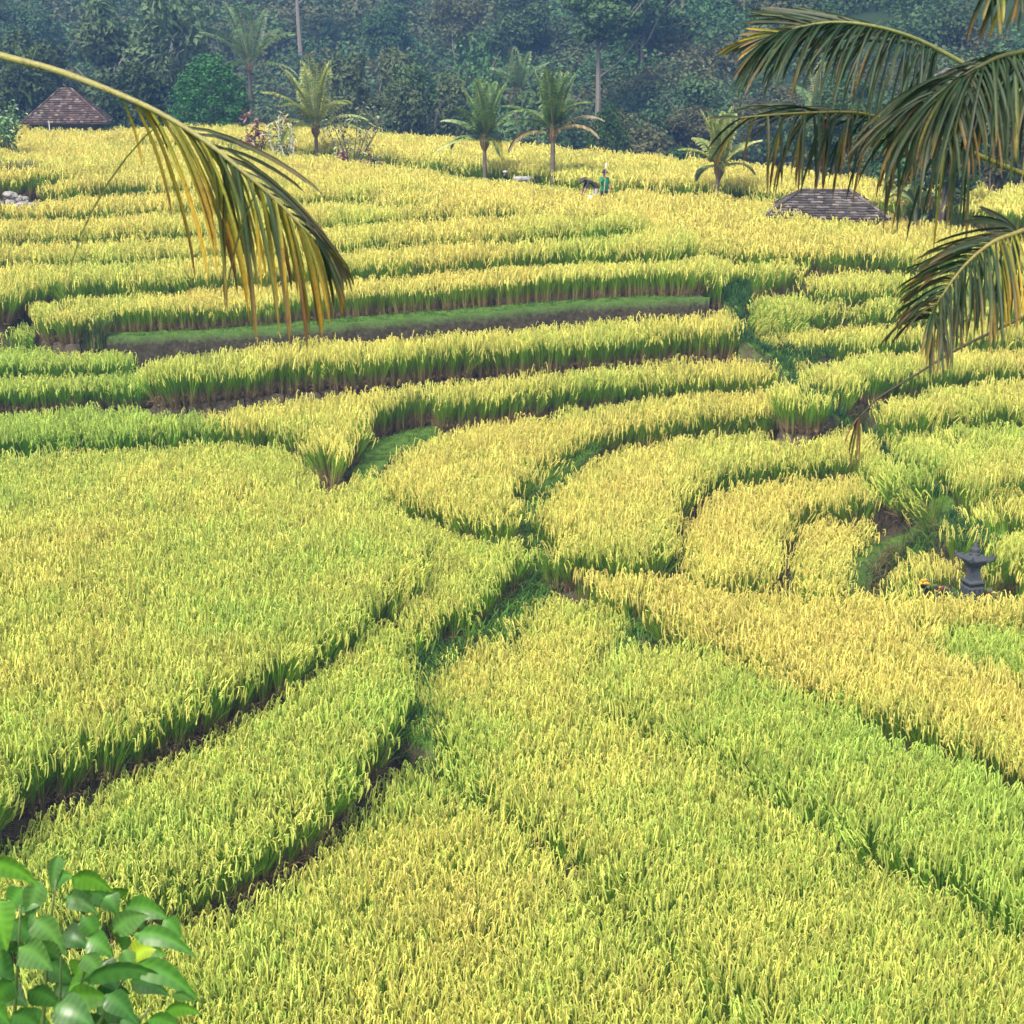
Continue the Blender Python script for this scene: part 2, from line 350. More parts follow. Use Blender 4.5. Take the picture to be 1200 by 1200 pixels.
# right-hand slope
plot('gully_right', -7.93, [(800, 296), (860, 290), (940, 282), (1000, 286), (996, 296), (940, 303), (880, 311), (838, 318), (806, 312)], ripe=.6, label='rice hump left of the gully, below the shingled hut')
plot('slope_3', -8.4, [(930, 312), (1000, 296), (1100, 290), (1320, 290), (1320, 330), (1200, 322), (1080, 322), (980, 326)], ripe=.6, lodged=.25, dens=.9, label='tousled rice patch behind the lower right palm frond')
plot('slope_2', -9.05, [(872, 356), (950, 330), (1080, 322), (1320, 320), (1320, 360), (1200, 352), (1080, 350), (960, 352), (900, 362)], ripe=.45, lodged=.45, dens=.9, label='wind flattened green rice under the tip of the lower right frond')
plot('slope_1', -9.8, [(882, 396), (960, 362), (1080, 358), (1320, 356), (1320, 384), (1200, 384), (1080, 385), (980, 389), (925, 396)], ripe=.62, lodged=.1, label='rice row right of the gully below the lower right frond')
plot('right_row_3', -10.37, [(914, 450), (985, 418), (1060, 408), (1320, 400), (1320, 414), (1200, 416), (1100, 422), (1020, 430), (985, 446), (955, 458)], ripe=.62, lodged=.12, label='rice row crossed by the thin dead stalk, at right')
plot('right_row_4', -10.97, [(1040, 474), (1060, 460), (1120, 450), (1320, 440), (1320, 460), (1200, 466), (1120, 469), (1070, 478)], ripe=.62, lodged=.1, label='short drooping rice row under the dead stalk row')
plot('messy', -11.63, [(1020, 508), (1040, 494), (1200, 486), (1320, 484), (1320, 515), (1200, 528), (1140, 538), (1100, 556), (1060, 550), (1030, 530)], ripe=.38, lodged=.6, label='tangled flattened green rice beside the hanging dead leaflets')
plot('right_row_5', (1100, -11.7, 1200, -11.5), [(1090, 560), (1130, 538), (1200, 520), (1320, 506), (1320, 528), (1200, 545), (1140, 560), (1105, 574)], ripe=.55, lodged=.15, label='rice row curving in from the right edge above the shrine')
plot('right_row_6', -12.1, [(1118, 612), (1150, 585), (1200, 568), (1320, 552), (1320, 566), (1200, 588), (1160, 602), (1130, 622)], ripe=.6, lodged=.2, label='drooping rice row at the right edge just behind the shrine plot')
plot('right_nook', -12.5, [(1150, 640), (1160, 618), (1200, 606), (1320, 600), (1320, 630), (1200, 640)], ripe=.4, label='small olive rice nook at the right edge beside the shrine')
# left fields
plot('left_band', (400, -12.95, 600, -12.65), [(430, 604), (470, 592), (540, 597), (590, 618), (612, 640), (614, 656), (600, 672), (552, 704), (502, 724), (470, 752), (462, 800), (444, 848), (400, 888), (360, 930), (320, 960), (250, 998), (180, 1020), (80, 1053), (0, 1078), (-160, 1145), (-160, 945), (0, 890), (200, 810), (400, 705), (460, 650)],
     ripe=.33, h=1.2, gap=.28, label='long lime rice band running from the left edge up to the green footpath')
plot('left_field', -12.2, [(484, 606), (499, 622), (494, 640), (465, 672), (400, 713), (300, 764), (200, 806), (100, 848), (0, 886), (-160, 945), (-160, 545), (0, 531), (100, 524), (200, 517), (270, 514), (330, 517), (385, 530), (430, 560), (452, 590)],
     ripe=.40, label='broad speckled lime rice field filling the left middle')
plot('bright_strip', -11.58, [(-160, 505), (0, 499), (100, 496), (200, 492), (258, 488), (276, 478), (245, 458), (150, 452), (0, 458), (-160, 464)], ripe=.02, label='bright green rice strip behind the broad left field')
plot('weedy_strip', -10.75, [(-160, 452), (0, 447), (100, 444), (190, 442), (228, 438), (215, 422), (120, 408), (0, 404), (-160, 406)], ripe=.12, h=1.1, lodged=.25, label='dull weedy green strip above the bright green rice strip')
plot('left_strip', -10.3, [(-160, 426), (0, 420), (80, 419), (150, 416), (140, 404), (92, 398), (60, 385), (0, 380), (-160, 380)], ripe=.1, h=1.0, label='small yellow green strip left of the end of the mud bank')
plot('left_tuft', -9.75, [(-160, 388), (0, 384), (50, 386), (62, 378), (52, 362), (0, 350), (-160, 350)], ripe=.3, h=.95, label='little pale rice corner on the left edge below the rows')
# grassy paths and ledges (no rice)
path('bank', (120, -9.97, 800, -8.73), [(98, 391), (140, 395), (210, 392), (290, 389), (420, 378), (540, 369), (680, 356), (800, 350), (834, 350), (828, 348), (760, 347), (680, 351), (540, 362), (420, 371), (245, 386), (110, 390)], smooth=False)
path('crescent', -13.35, [(1000, 698), (1010, 690), (1016, 668), (1036, 649), (1068, 638), (1105, 630), (1110, 616), (1080, 622), (1036, 634), (1000, 650), (990, 670), (990, 694)])
path('shrine_gap', -13.95, [(1060, 736), (1130, 738), (1215, 738), (1215, 716), (1130, 713), (1060, 715)])
path('clearing', -6.55, [(684, 225.5), (722, 225.5), (722, 230.5), (684, 230.5)], h=.75)
path('fork_up', (400, -12.5, 600, -12.3), [(418, 556), (420, 538), (440, 516), (500, 500), (515, 506), (470, 524), (448, 548), (436, 562)])
path('foot_1', (600, -13.2, 640, -13.2, 620, -.0094), [(650, 548), (690, 522), (700, 530), (655, 566), (640, 600), (630, 625), (655, 655), (660, 668), (640, 690), (618, 672), (620, 652), (596, 620), (604, 596), (622, 568)])
path('foot_2', -13.82, [(628, 672), (650, 680), (634, 696), (614, 722), (592, 746), (550, 754), (512, 778), (498, 802), (500, 835), (512, 874), (490, 872), (473, 838), (470, 797), (500, 768), (548, 745), (583, 722), (612, 692)])
path('fork_right', -14.0, [(742, 726), (762, 736), (752, 754), (715, 784), (694, 792), (706, 770), (732, 748)])
path('gully_a', (840, -9.3, 1000, -10.4, 380, -.012), [(838, 342), (884, 338), (894, 344), (870, 358), (880, 392), (930, 410), (990, 407), (990, 413), (930, 422), (948, 456), (985, 484), (975, 494), (948, 488), (930, 462), (905, 418), (870, 396), (860, 366)])
path('gully_b', -12.6, [(1000, 500), (1030, 520), (1060, 560), (1110, 576), (1120, 600), (1110, 625), (1095, 590), (1040, 565), (1005, 530)])
path('gully_c', -12.9, [(1110, 610), (1140, 622), (1160, 640), (1150, 660), (1120, 640)])
path('left_gully', -10.2, [(56, 372), (76, 386), (96, 396), (88, 402), (70, 394), (58, 384)])

FAR_X, FAR_S = [-25, -5.3, 8, 14.4, 30], [4, 14, 27, 39, 55]     # the forest edge runs nearer on the right
BASE_Y = [0, 20, 27, 35, 45, 50, 55, 60, 65, 75, 90, 116, 124, 136, 150, 200, 300, 420]
BASE_Z = [-14.0, -15.1, -15.0, -14.6, -13.6, -12.5, -11.2, -9.8, -8.9, -7.9, -7.4, -7.2, -9.5, -14.5, -15, 2, 45, 75]
def ground(X):
    """terrain height and grassiness at points X (N,2)"""
    X = np.asarray(X, float); N = len(X)
    yy = X[:, 1]+np.interp(X[:, 0], FAR_X, FAR_S)*np.clip((X[:, 1]-70)/18, 0, 1)*np.clip((230-X[:, 1])/80, 0, 1); z = np.interp(yy, BASE_Y, BASE_Z); w0 = 1/(4.0**3)
    sw = np.full(N, w0); sz = z*w0; gr = np.ones(N)
    pri = np.full(N, -1e9); fix = np.full(N, np.nan)
    for r in PL:
        k = np.where(r.near(X, 5))[0]
        if not len(k): continue
        d = r.dist(X[k]); g = r.ground(X[k])
        ins = d < 0
        out = ~ins; w = 1/(d[out]+.06)**3*(np.exp(-(d[out]/.16)**2)+1e-6 if r.key in ('bank', 'crescent') else 1)
        sw[k[out]] += w; sz[k[out]] += w*g[out]
        p = np.where(ins, (1e6 if not r.rice else r.zc(X[k])), -1e9)
        b = p > pri[k]; kk = k[b]; pri[kk] = p[b]; fix[kk] = g[b]; gr[kk] = 0.0 if r.rice else 1.0
    z = sz/sw; f = ~np.isnan(fix); z[f] = fix[f]
    return z, gr
def gz(x, y): return float(ground([(x, y)])[0][0])

# terrain sheet (finer near the camera, where it is seen from close by)
rows = [12.0]
while rows[-1] < 118: rows.append(rows[-1]+max(.13, .0030*rows[-1]))
rows += list(np.linspace(119, 430, 80)); rows = np.array(rows); NC = 460
tt = np.linspace(-1, 1, NC); tt = np.sign(tt)*(np.abs(tt)*.72+.28*np.abs(tt)**4)
GX = (tt[None, :]*(rows[:, None]*.50+14)); GY = np.repeat(rows[:, None], NC, 1)
XY = np.stack([GX.ravel(), GY.ravel()], 1)
Z, GR = ground(XY)
Z = Z + .02*np.sin(XY[:, 0]*7.1+XY[:, 1]*3.3)*np.cos(XY[:, 1]*6.3-XY[:, 0]*2.1)*(XY[:, 1] < 120)
Z += np.where(XY[:, 1] > 135, 2.0*np.sin(XY[:, 0]*.05)+1.5*np.sin(XY[:, 0]*.11+XY[:, 1]*.06), 0)
n_r = len(rows); idx = np.arange(n_r*NC).reshape(n_r, NC)
F = np.stack([idx[:-1, :-1], idx[:-1, 1:], idx[1:, 1:], idx[1:, :-1]], -1).reshape(-1, 4)
colr = np.zeros((len(Z), 3)); colr[:, 0] = GR; colr[:, 1] = np.clip((XY[:, 1]+np.interp(XY[:, 0], FAR_X, FAR_S)-114)/5, 0, 1)
terrain = link('terrain', make_mesh('terrain', np.column_stack([XY, Z]), F, [M['terrain']], colr, True))
tag(terrain, 'terraced ground with grassy bunds, mud banks and narrow footpaths between the rice', 'terrain', kind='structure')
gm = MB(); gm.add([(-3000, -2500, -48), (3000, -2500, -48), (3000, 3500, -48), (-3000, 3500, -48)], [(0, 1, 2, 3)], (1, 0, 0))
plain = gm.build('ground', M['terrain']); tag(plain, 'lowland ground spreading out below the terraced hillside', 'ground', kind='structure')

# bare mud faces of the two open ledges: rough vertical strips of their own
def mud_face(key, i0, i1, drop, label):
    r = [q for q in PL if q.key == key][0]; rr = random.Random(5)
    P = [at_z(x, y, 0) for x, y in ()]; E = FACE[key]; pts = []
    for (x0, y0), (x1, y1) in zip(E[:-1], E[1:]):
        for k in range(14): pts.append((x0+(x1-x0)*k/14, y0+(y1-y0)*k/14))
    pts.append(E[-1]); v = []; c = []; top = []
    for j, (px, py) in enumerate(pts):
        z = ZF[key](px); p = at_z(px, py, z); top.append(p)
    n = len(top); m = MB(); L = 8
    for j in range(n):
        t = (top[min(j+1, n-1)]-top[max(j-1, 0)]).normalized(); out = Vector((t.y, -t.x, 0))
        for l in range(L):
            f = l/(L-1); w = .07*math.sin(j*.9+l*2.1)+.05*math.sin(j*2.3+l*.7)+rr.uniform(-.03, .03)
            o = -.35 if l == 0 else .10+.16*f+w*(1 if l > 1 else .3); v.append(top[j]+out*o+Vector((0, 0, (.015 if l == 0 else .03-drop*max(0, f-.14)/.86)+(w*.25 if l < 2 else 0)))); g = .9 if l < 2 else max(0, .12-f*.3); c.append((g, 0, 0))
    m.add(v, [(j*L+l, (j+1)*L+l, (j+1)*L+l+1, j*L+l+1) for j in range(n-1) for l in range(L-1)], c)
    o = m.build('mud_bank', M['bank'], None, True); tag(o, label, 'bank', kind='structure'); return o
FACE = dict(bank=[(98, 392), (140, 396), (210, 393), (290, 390), (420, 379), (540, 370), (680, 357), (800, 351), (832, 350)],
            crescent=[(1008, 698), (1012, 688), (1018, 668), (1037, 650), (1068, 639), (1104, 631)])
ZF = dict(bank=lambda px: -9.97+(px-120)/680*1.24, crescent=lambda px: -13.35)
mud_face('bank', 0, 0, 1.7, 'long grassy bank with a bare dark mud face under the tall rice row')
mud_face('crescent', 0, 0, 1.3, 'mossy crescent shaped ledge with a dark mud face left of the stone shrine')
# ------------------------------------------------------------------ rice plants: clumps scattered over each planted step
def strip(mb, pts, wid, side, typ, h0=0.0, hs=None, rnd=.5, top=1.15):
    n = len(pts); v = []; c = []
    for i, p in enumerate(pts):
        w = wid[i]*.5; v += [p-side*w, p+side*w]
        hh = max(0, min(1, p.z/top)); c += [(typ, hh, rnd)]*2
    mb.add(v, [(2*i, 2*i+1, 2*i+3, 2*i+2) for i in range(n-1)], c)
def clump(seed, npan=11, nleaf=21, nstraw=9, lean=0.0, bits=True):
    rr = random.Random(seed); mb = MB()
    for i in range(nleaf):
        az = rr.uniform(0, 2*math.pi); d = Vector((math.cos(az), math.sin(az), 0)); sd_ = Vector((-d.y, d.x, 0))
        b = d*rr.uniform(0, .07); L = rr.uniform(.74, 1.06); out = rr.uniform(.05, .34); cur = rr.uniform(.0, .22)
        pts = []
        for k in range(5):
            t = k/4; pts.append(b+d*(out*t*t*L+.03*t)+Vector((0, 0, L*(t-cur*t**3*.9))))
        a2 = rr.uniform(-.6, .6); s2 = (sd_*math.cos(a2)+d*math.sin(a2)*.5+Vector((0, 0, .2*math.sin(a2)))).normalized()
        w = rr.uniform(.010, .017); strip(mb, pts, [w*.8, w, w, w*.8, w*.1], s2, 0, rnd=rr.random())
    for i in range(npan):
        az = rr.uniform(0, 2*math.pi); d = Vector((math.cos(az), math.sin(az), 0)); sd_ = Vector((-d.y, d.x, 0))
        b = d*rr.uniform(0, .10); top = rr.uniform(.88, 1.14); out = rr.uniform(.03, .17); rnd = rr.random()
        p0 = b; p1 = b+d*out*.5+Vector((0, 0, top*.6)); p2 = b+d*out+Vector((0, 0, top))
        strip(mb, [p0, p1, p2], [.008, .006, .004], sd_, 0, rnd=rnd)
        dl = rr.uniform(.19, .29); dr = rr.uniform(.55, 1.05); pts = []
        for k in range(6):
            t = k/5; an = dr*2.5*t
            pts.append(p2+d*(dl*.42*(1-math.exp(-3.2*t)))+Vector((0, 0, .045*math.sin(math.pi*min(1, t*2.2))-dl*dr*1.05*max(0, t-.12)**1.15)))
        rad = [.004, .009, .0125, .0125, .010, .004]
        n0 = len(mb.v); mb.tube(pts, rad, 3, (1, 1, rnd), cap=False)
        if bits:
            for k in range(3):
                t = rr.uniform(.15, .8); j = int(t*5); q = pts[j]; dd = Vector((rr.uniform(-1, 1), rr.uniform(-1, 1), -.9)).normalized()
                mb.add([q, q+dd*.05+sd_*.009, q+dd*.09, q+dd*.05-sd_*.009], [(0, 1, 2, 3)], (1, 1, min(1, max(0, rnd+rr.uniform(-.2, .2)))))
    for i in range(nstraw):
        az = rr.uniform(0, 2*math.pi); d = Vector((math.cos(az), math.sin(az), 0)); sd_ = Vector((-d.y, d.x, 0))
        b = d*rr.uniform(.02, .09); L = rr.uniform(.25, .6); out = rr.uniform(.1, .35)
        pts = [b+d*(out*t*t)+Vector((0, 0, L*(t-.45*t**3))) for t in (0, .4, .75, 1)]
        strip(mb, pts, [.012, .014, .012, .003], sd_, .5, rnd=rr.random())
    return make_mesh('rice_clump', mb.v, mb.f, [M['rice']], mb.c)
def tuft(seed, mat, n=14, hmin=.06, hmax=.16, rad=.12, w=.012):
    rr = random.Random(seed); mb = MB()
    for i in range(n):
        az = rr.uniform(0, 2*math.pi); d = Vector((math.cos(az), math.sin(az), 0)); sd_ = Vector((-d.y, d.x, 0))
        b = Vector((rr.gauss(0, rad*.6), rr.gauss(0, rad*.6), -.01)); L = rr.uniform(hmin, hmax); out = rr.uniform(.2, .9)*L
        pts = [b+d*(out*t*t)+Vector((0, 0, L*(t-.3*t**3))) for t in (0, .5, 1)]
        strip(mb, pts, [w, w*.8, w*.1], sd_, 0, rnd=rr.random(), top=hmax)
    return make_mesh('grass_tuft', mb.v, mb.f, [mat], mb.c)
SRC = {}
SRC['rice'] = [bpy.data.objects.new('rice_clump', clump(i)) for i in range(8)] + [bpy.data.objects.new('rice_clump_leafy', clump(40+i, 4, 27, 8)) for i in range(3)]
SRC['grass'] = [bpy.data.objects.new('grass_tuft', tuft(i, M['grass'])) for i in range(4)]
SRC['dry'] = [bpy.data.objects.new('dry_tuft', tuft(i+20, M['dry'], 20, .15, .5, .14, .014)) for i in range(4)]
SRC['lush'] = [bpy.data.objects.new('lush_tuft', tuft(i+9, M['lush'], 22, .2, .55, .16, .016)) for i in range(4)]
def scatter_group(name, objs):
    g = bpy.data.node_groups.new(name, 'GeometryNodeTree')
    g.interface.new_socket('Geometry', in_out='INPUT', socket_type='NodeSocketGeometry')
    g.interface.new_socket('Geometry', in_out='OUTPUT', socket_type='NodeSocketGeometry')
    N, L = g.nodes, g.links
    gi, go = N.new('NodeGroupInput'), N.new('NodeGroupOutput'); ip = N.new('GeometryNodeInstanceOnPoints'); gt = N.new('GeometryNodeGeometryToInstance')
    for o in objs:
        oi = N.new('GeometryNodeObjectInfo'); oi.inputs['Object'].default_value = o; L.new(oi.outputs['Geometry'], gt.inputs[0])
    def na(n, t):
        a = N.new('GeometryNodeInputNamedAttribute'); a.data_type = t; a.inputs['Name'].default_value = n; return a.outputs['Attribute']
    er = N.new('FunctionNodeEulerToRotation'); L.new(na('rot', 'FLOAT_VECTOR'), er.inputs[0])
    L.new(gi.outputs[0], ip.inputs['Points']); L.new(gt.outputs[0], ip.inputs['Instance']); ip.inputs['Pick Instance'].default_value = True
    L.new(na('idx', 'INT'), ip.inputs['Instance Index']); L.new(er.outputs[0], ip.inputs['Rotation']); L.new(na('scl', 'FLOAT_VECTOR'), ip.inputs['Scale'])
    L.new(ip.outputs[0], go.inputs[0]); return g
GRP = {k: scatter_group('scatter_'+k, v) for k, v in SRC.items()}
def scatter(name, P, rot, scl, idx, ripe, grp, mat):
    me = bpy.data.meshes.new(name); me.vertices.add(len(P)); me.vertices.foreach_set('co', np.asarray(P, np.float32).ravel()); me.materials.append(mat)
    def at(n, t, key, d): a = me.attributes.new(n, t, 'POINT'); a.data.foreach_set(key, d)
    at('rot', 'FLOAT_VECTOR', 'vector', np.asarray(rot, np.float32).ravel()); at('scl', 'FLOAT_VECTOR', 'vector', np.asarray(scl, np.float32).ravel())
    at('idx', 'INT', 'value', np.asarray(idx, np.int32)); at('ripe', 'FLOAT', 'value', np.asarray(ripe, np.float32))
    o = link(name, me); md = o.modifiers.new('scatter', 'NODES'); md.node_group = GRP[grp]; return o
def tilt_euler(az, tilt, spin):
    """euler that spins about z then leans by tilt towards azimuth az"""
    ax = np.stack([-np.sin(az), np.cos(az), np.zeros_like(az)], 1); out = np.zeros((len(az), 3))
    for i in range(len(az)):
        m = Matrix.Rotation(tilt[i], 3, Vector(ax[i])) @ Matrix.Rotation(spin[i], 3, 'Z'); out[i] = m.to_euler()
    return out
def vnoise(X, s, seed=0):
    """smooth value noise 0..1"""
    X = np.asarray(X)*s+seed*17.3; i = np.floor(X).astype(int); f = X-i; f = f*f*(3-2*f)
    def h(a, b): return np.abs(np.sin(a*127.1+b*311.7+seed*5.1)*43758.5453) % 1
    a, b, c, d = h(i[:, 0], i[:, 1]), h(i[:, 0]+1, i[:, 1]), h(i[:, 0], i[:, 1]+1), h(i[:, 0]+1, i[:, 1]+1)
    return (a*(1-f[:, 0])+b*f[:, 0])*(1-f[:, 1])+(c*(1-f[:, 0])+d*f[:, 0])*f[:, 1]
TOTAL = 0
SPACING = .195
def in_view(X, z, m=90):
    x, y = X[:, 0], X[:, 1]; f = y*CP-z*SP; up = y*SP+z*CP
    px = 600+x/f*FPX; py = 600-up/f*FPX
    return (px > -m-60) & (px < 1200+m+60) & (py < 1200+m+120)
for r in PL:
    if not r.rice: continue
    hm = max(24, (r.lo[1]+r.hi[1])/2); s = SPACING*max(1.0, (hm/48)**.6)/math.sqrt(r.dens)
    gx = np.arange(r.lo[0], r.hi[0], s); gy = np.arange(r.lo[1], r.hi[1], s)
    X = np.stack(np.meshgrid(gx, gy), -1).reshape(-1, 2); X = X+RNG.uniform(-.42, .42, X.shape)*s
    d = r.dist(X) + (vnoise(X, 1.1, 3)-.5)*.24+(vnoise(X, 3.1, 13)-.5)*.22
    X = X[d < 0]; d = d[d < 0]
    keep = in_view(X, r.zc(X)); keep &= X[:, 1] > 17.5
    for q in PL:
        if q is r or (q.rice and q.zm <= r.zm): continue
        k = np.where(q.near(X, .8) & keep)[0]
        if not len(k): continue
        dq = q.dist(X[k])
        lim = r.gap if q.rice else .06
        hi = q.zc(X[k]) > r.zc(X[k])+.03 if q.rice else np.ones(len(k), bool)
        keep[k[(dq < lim) & hi]] = False
    X, d = X[keep], d[keep]; n = len(X); TOTAL += n
    if not n: continue
    zg = r.ground(X)
    # lean outwards along the edge
    az = RNG.uniform(0, 2*np.pi, n); tilt = np.abs(RNG.normal(0, .10, n))
    e = np.where(d > -.35)[0]
    if len(e):
        eps = .05; g0 = r.dist(X[e]); gx_ = r.dist(X[e]+[eps, 0])-g0; gy_ = r.dist(X[e]+[0, eps])-g0
        az[e] = np.arctan2(gy_, gx_)+RNG.normal(0, .5, len(e)); tilt[e] = np.clip(RNG.normal(.20, .17, len(e)), 0, .8)
    if r.lodged:
        lm = vnoise(X, .35, 11) < r.lodged*1.05; k = np.where(lm)[0]
        az[k] = RNG.uniform(0, 2*np.pi)+vnoise(X[k], .5, 5)*7; tilt[k] = RNG.uniform(.35, .95, len(k))
    rot = tilt_euler(az, tilt, RNG.uniform(0, 6.28, n))
    patch = vnoise(X, .22, 1)*.6+vnoise(X, .7, 2)*.4
    ripe = np.clip(r.ripe+(patch-.5)*.75+RNG.normal(0, .08, n), 0, 1)
    sh = (r.h/1.15)*(1+(vnoise(X, .5, 8)-.5)*.15+(vnoise(X, 1.7, 9)-.5)*.12+RNG.normal(0, .06, n)); sw = 1.08*max(1, s/.205)*RNG.uniform(.9, 1.15, n)
    leafy_p = np.clip(.42-ripe*.5, 0, .5); ix = np.where(RNG.random(n) < leafy_p, RNG.integers(8, 11, n), RNG.integers(0, 8, n))
    eg = (d > -.30) & (RNG.random(n) < .7); ix[eg] = RNG.integers(8, 11, int(eg.sum()))
    o = scatter('rice_crop', np.column_stack([X, zg-.01]), rot, np.column_stack([sw, sw, sh]), ix, ripe, 'rice', M['rice'])
    tag(o, r.label, 'rice crop', 'rice crops on the terrace steps', 'stuff')
print('rice clumps', TOTAL)
# grass on the bunds and paths
def grass_points(n, box, grp, test):
    X = np.column_stack([RNG.uniform(box[0], box[1], n), RNG.uniform(box[2], box[3], n)]); z, g = ground(X)
    k = in_view(X, z) & (g > .5) & test(X, z); return X[k], z[k]
def plot_near(X, m=.9):
    ok = np.zeros(len(X), bool)
    for r in PL:
        k = np.where(r.near(X, m) & ~ok)[0]
        if len(k): ok[k] = r.dist(X[k]) < m
    return ok
def in_path(X, m, keys=None):
    ok = np.zeros(len(X), bool)
    for r in PL:
        if r.rice or (keys and r.key not in keys): continue
        k = np.where(r.near(X, m+.1))[0]
        if len(k): ok[k] |= r.dist(X[k]) < m
    return ok
X, zg = grass_points(150000, (-32, 32, 19, 75), 'grass', lambda X, z: plot_near(X))
n = len(X)
o = scatter('grass', np.column_stack([X, zg]), np.column_stack([RNG.normal(0, .2, n), RNG.normal(0, .2, n), RNG.uniform(0, 6.28, n)]),
            np.repeat((RNG.uniform(.7, 2.1, n)*np.where((X[:, 1] < 42) & ~in_path(X, .35, ('crescent',)), RNG.uniform(1, 2.2, n), np.where(in_path(X, .35, ('crescent', 'bank', 'fork_up')), .55, 1)))[:, None], 3, 1), RNG.integers(0, 4, n), np.zeros(n), 'grass', M['grass'])
tag(o, 'short green grass on the bunds and footpaths between the rice', 'grass', kind='stuff')
X, zg = grass_points(60000, (-16, 14, 19, 46), 'dry', lambda X, z: plot_near(X, .5) & ~in_path(X, .12)); n = len(X)
o = scatter('dry_grass', np.column_stack([X, zg]), np.column_stack([RNG.normal(0, .35, n), RNG.normal(0, .35, n), RNG.uniform(0, 6.28, n)]),
            np.repeat(RNG.uniform(.5, 1.25, n)[:, None], 3, 1), RNG.integers(0, 4, n), np.zeros(n), 'dry', M['dry'])
tag(o, 'dry straw and weeds along the foot of the near rice steps', 'dry grass', kind='stuff')
LUSH = []
for r in PL:
    if r.key.startswith(('gully', 'left_gully', 'foot_2')):
        m = int(np.prod(r.hi-r.lo)*26); X = np.column_stack([RNG.uniform(r.lo[0]-.9, r.hi[0]+.9, m), RNG.uniform(r.lo[1]-.9, r.hi[1]+.9, m)])
        d = r.dist(X); dens = .25 if r.key == 'foot_2' else 1
        X = X[(d < (.9 if r.key == 'left_gully' else 1.3 if r.key == 'gully_b' else .15)) & (RNG.random(m) < dens)]; z, g = ground(X); LUSH.append(np.column_stack([X[g > .5], z[g > .5]]))
q = [at_z(x, y, -10.3) for x, y in ((-60, 345), (190, 345), (190, 425), (-60, 425))]; qx = [p.x for p in q]; qy = [p.y for p in q]
X = np.column_stack([RNG.uniform(min(qx), max(qx), 7000), RNG.uniform(min(qy), max(qy), 7000)]); z, g = ground(X); k = (g > .5) & ~np.any([r.dist(X) < .15 for r in PL if r.key == 'bank'], axis=0)
LUSH.append(np.column_stack([X[k], z[k]]))
LUSH = np.concatenate(LUSH); LUSH = LUSH[~in_path(LUSH[:, :2], .4, ('crescent', 'bank', 'fork_up')) & ~in_path(LUSH[:, :2], .12, ('foot_1',))]; n = len(LUSH)
o = scatter('long_grass', LUSH, np.column_stack([RNG.normal(0, .25, n), RNG.normal(0, .25, n), RNG.uniform(0, 6.28, n)]),
            np.repeat(RNG.uniform(.6, 1.3, n)[:, None], 3, 1), RNG.integers(0, 4, n), np.zeros(n), 'lush', M['lush'])
tag(o, 'lush dark green grass choking the gully between the right-hand terraces', 'long grass', kind='stuff')
print('grass', n)
# ------------------------------------------------------------------ trees
def crown_mesh(name, mat, lobes, n, size, seed, droop=.2, elong=1.0):
    """leaf sprays spread through lobes: (cx, cy, cz, rx, ry, rz)"""
    rr = np.random.default_rng(seed); V = []; C = []
    wt = np.array([(l[3]*l[4]*l[5])**.67 for l in lobes]); wt /= wt.sum()
    for li, l in enumerate(lobes):
        m = int(n*wt[li]); d = rr.normal(size=(m, 3)); d /= np.linalg.norm(d, axis=1)[:, None]
        rad = (1-.55*rr.random(m)**1.7); tone = rr.uniform(.0, .35)
        bump = 1+.16*np.sin(d[:, 0]*5+li)*np.cos(d[:, 1]*6+li*2)+.10*np.sin(d[:, 2]*9+li)
        c = np.array(l[:3])+d*np.array(l[3:6])*(rad*bump)[:, None]
        nrm = d*.55+rr.normal(size=(m, 3))*.5+np.array([0, 0, .45]); nrm /= np.linalg.norm(nrm, axis=1)[:, None]
        u = np.cross(nrm, rr.normal(size=(m, 3))); u[:, 2] -= droop; u -= nrm*(u*nrm).sum(1)[:, None]; u /= np.linalg.norm(u, axis=1)[:, None]
        w = np.cross(nrm, u); s = size*rr.uniform(.6, 1.35, m)
        a = c-u*(s*elong)[:, None]*.5; b = c+u*(s*elong)[:, None]*.5-nrm*(s*.18)[:, None]
        q1 = c+w*(s*.34)[:, None]; q2 = c-w*(s*.34)[:, None]
        V.append(np.stack([a, q1, b, q2], 1)); C.append(np.clip(tone+rr.random(m)*.65, 0, 1))
    V = np.concatenate(V); C = np.concatenate(C); m = len(V)
    F = np.arange(m*4).reshape(m, 4); col = np.repeat(C, 4)[:, None].repeat(3, 1)
    return make_mesh(name, V.reshape(-1, 3), F, [mat], col)
def lobes_round(rr, R0, H, n, base=.35, flat=.8):
    out = [(0, 0, base*H+(1-base)*H*.5, R0*.6, R0*.6, (1-base)*H*.42)]
    for i in range(n):
        a = rr.uniform(0, 6.28); t = rr.uniform(0, 1); r = R0*(.65*math.sin(math.pi*(.18+.72*t))**.7)
        s = R0*rr.uniform(.30, .48); out.append((r*math.cos(a), r*math.sin(a), H*(base+(.94-base)*t), s, s, s*flat))
    return out
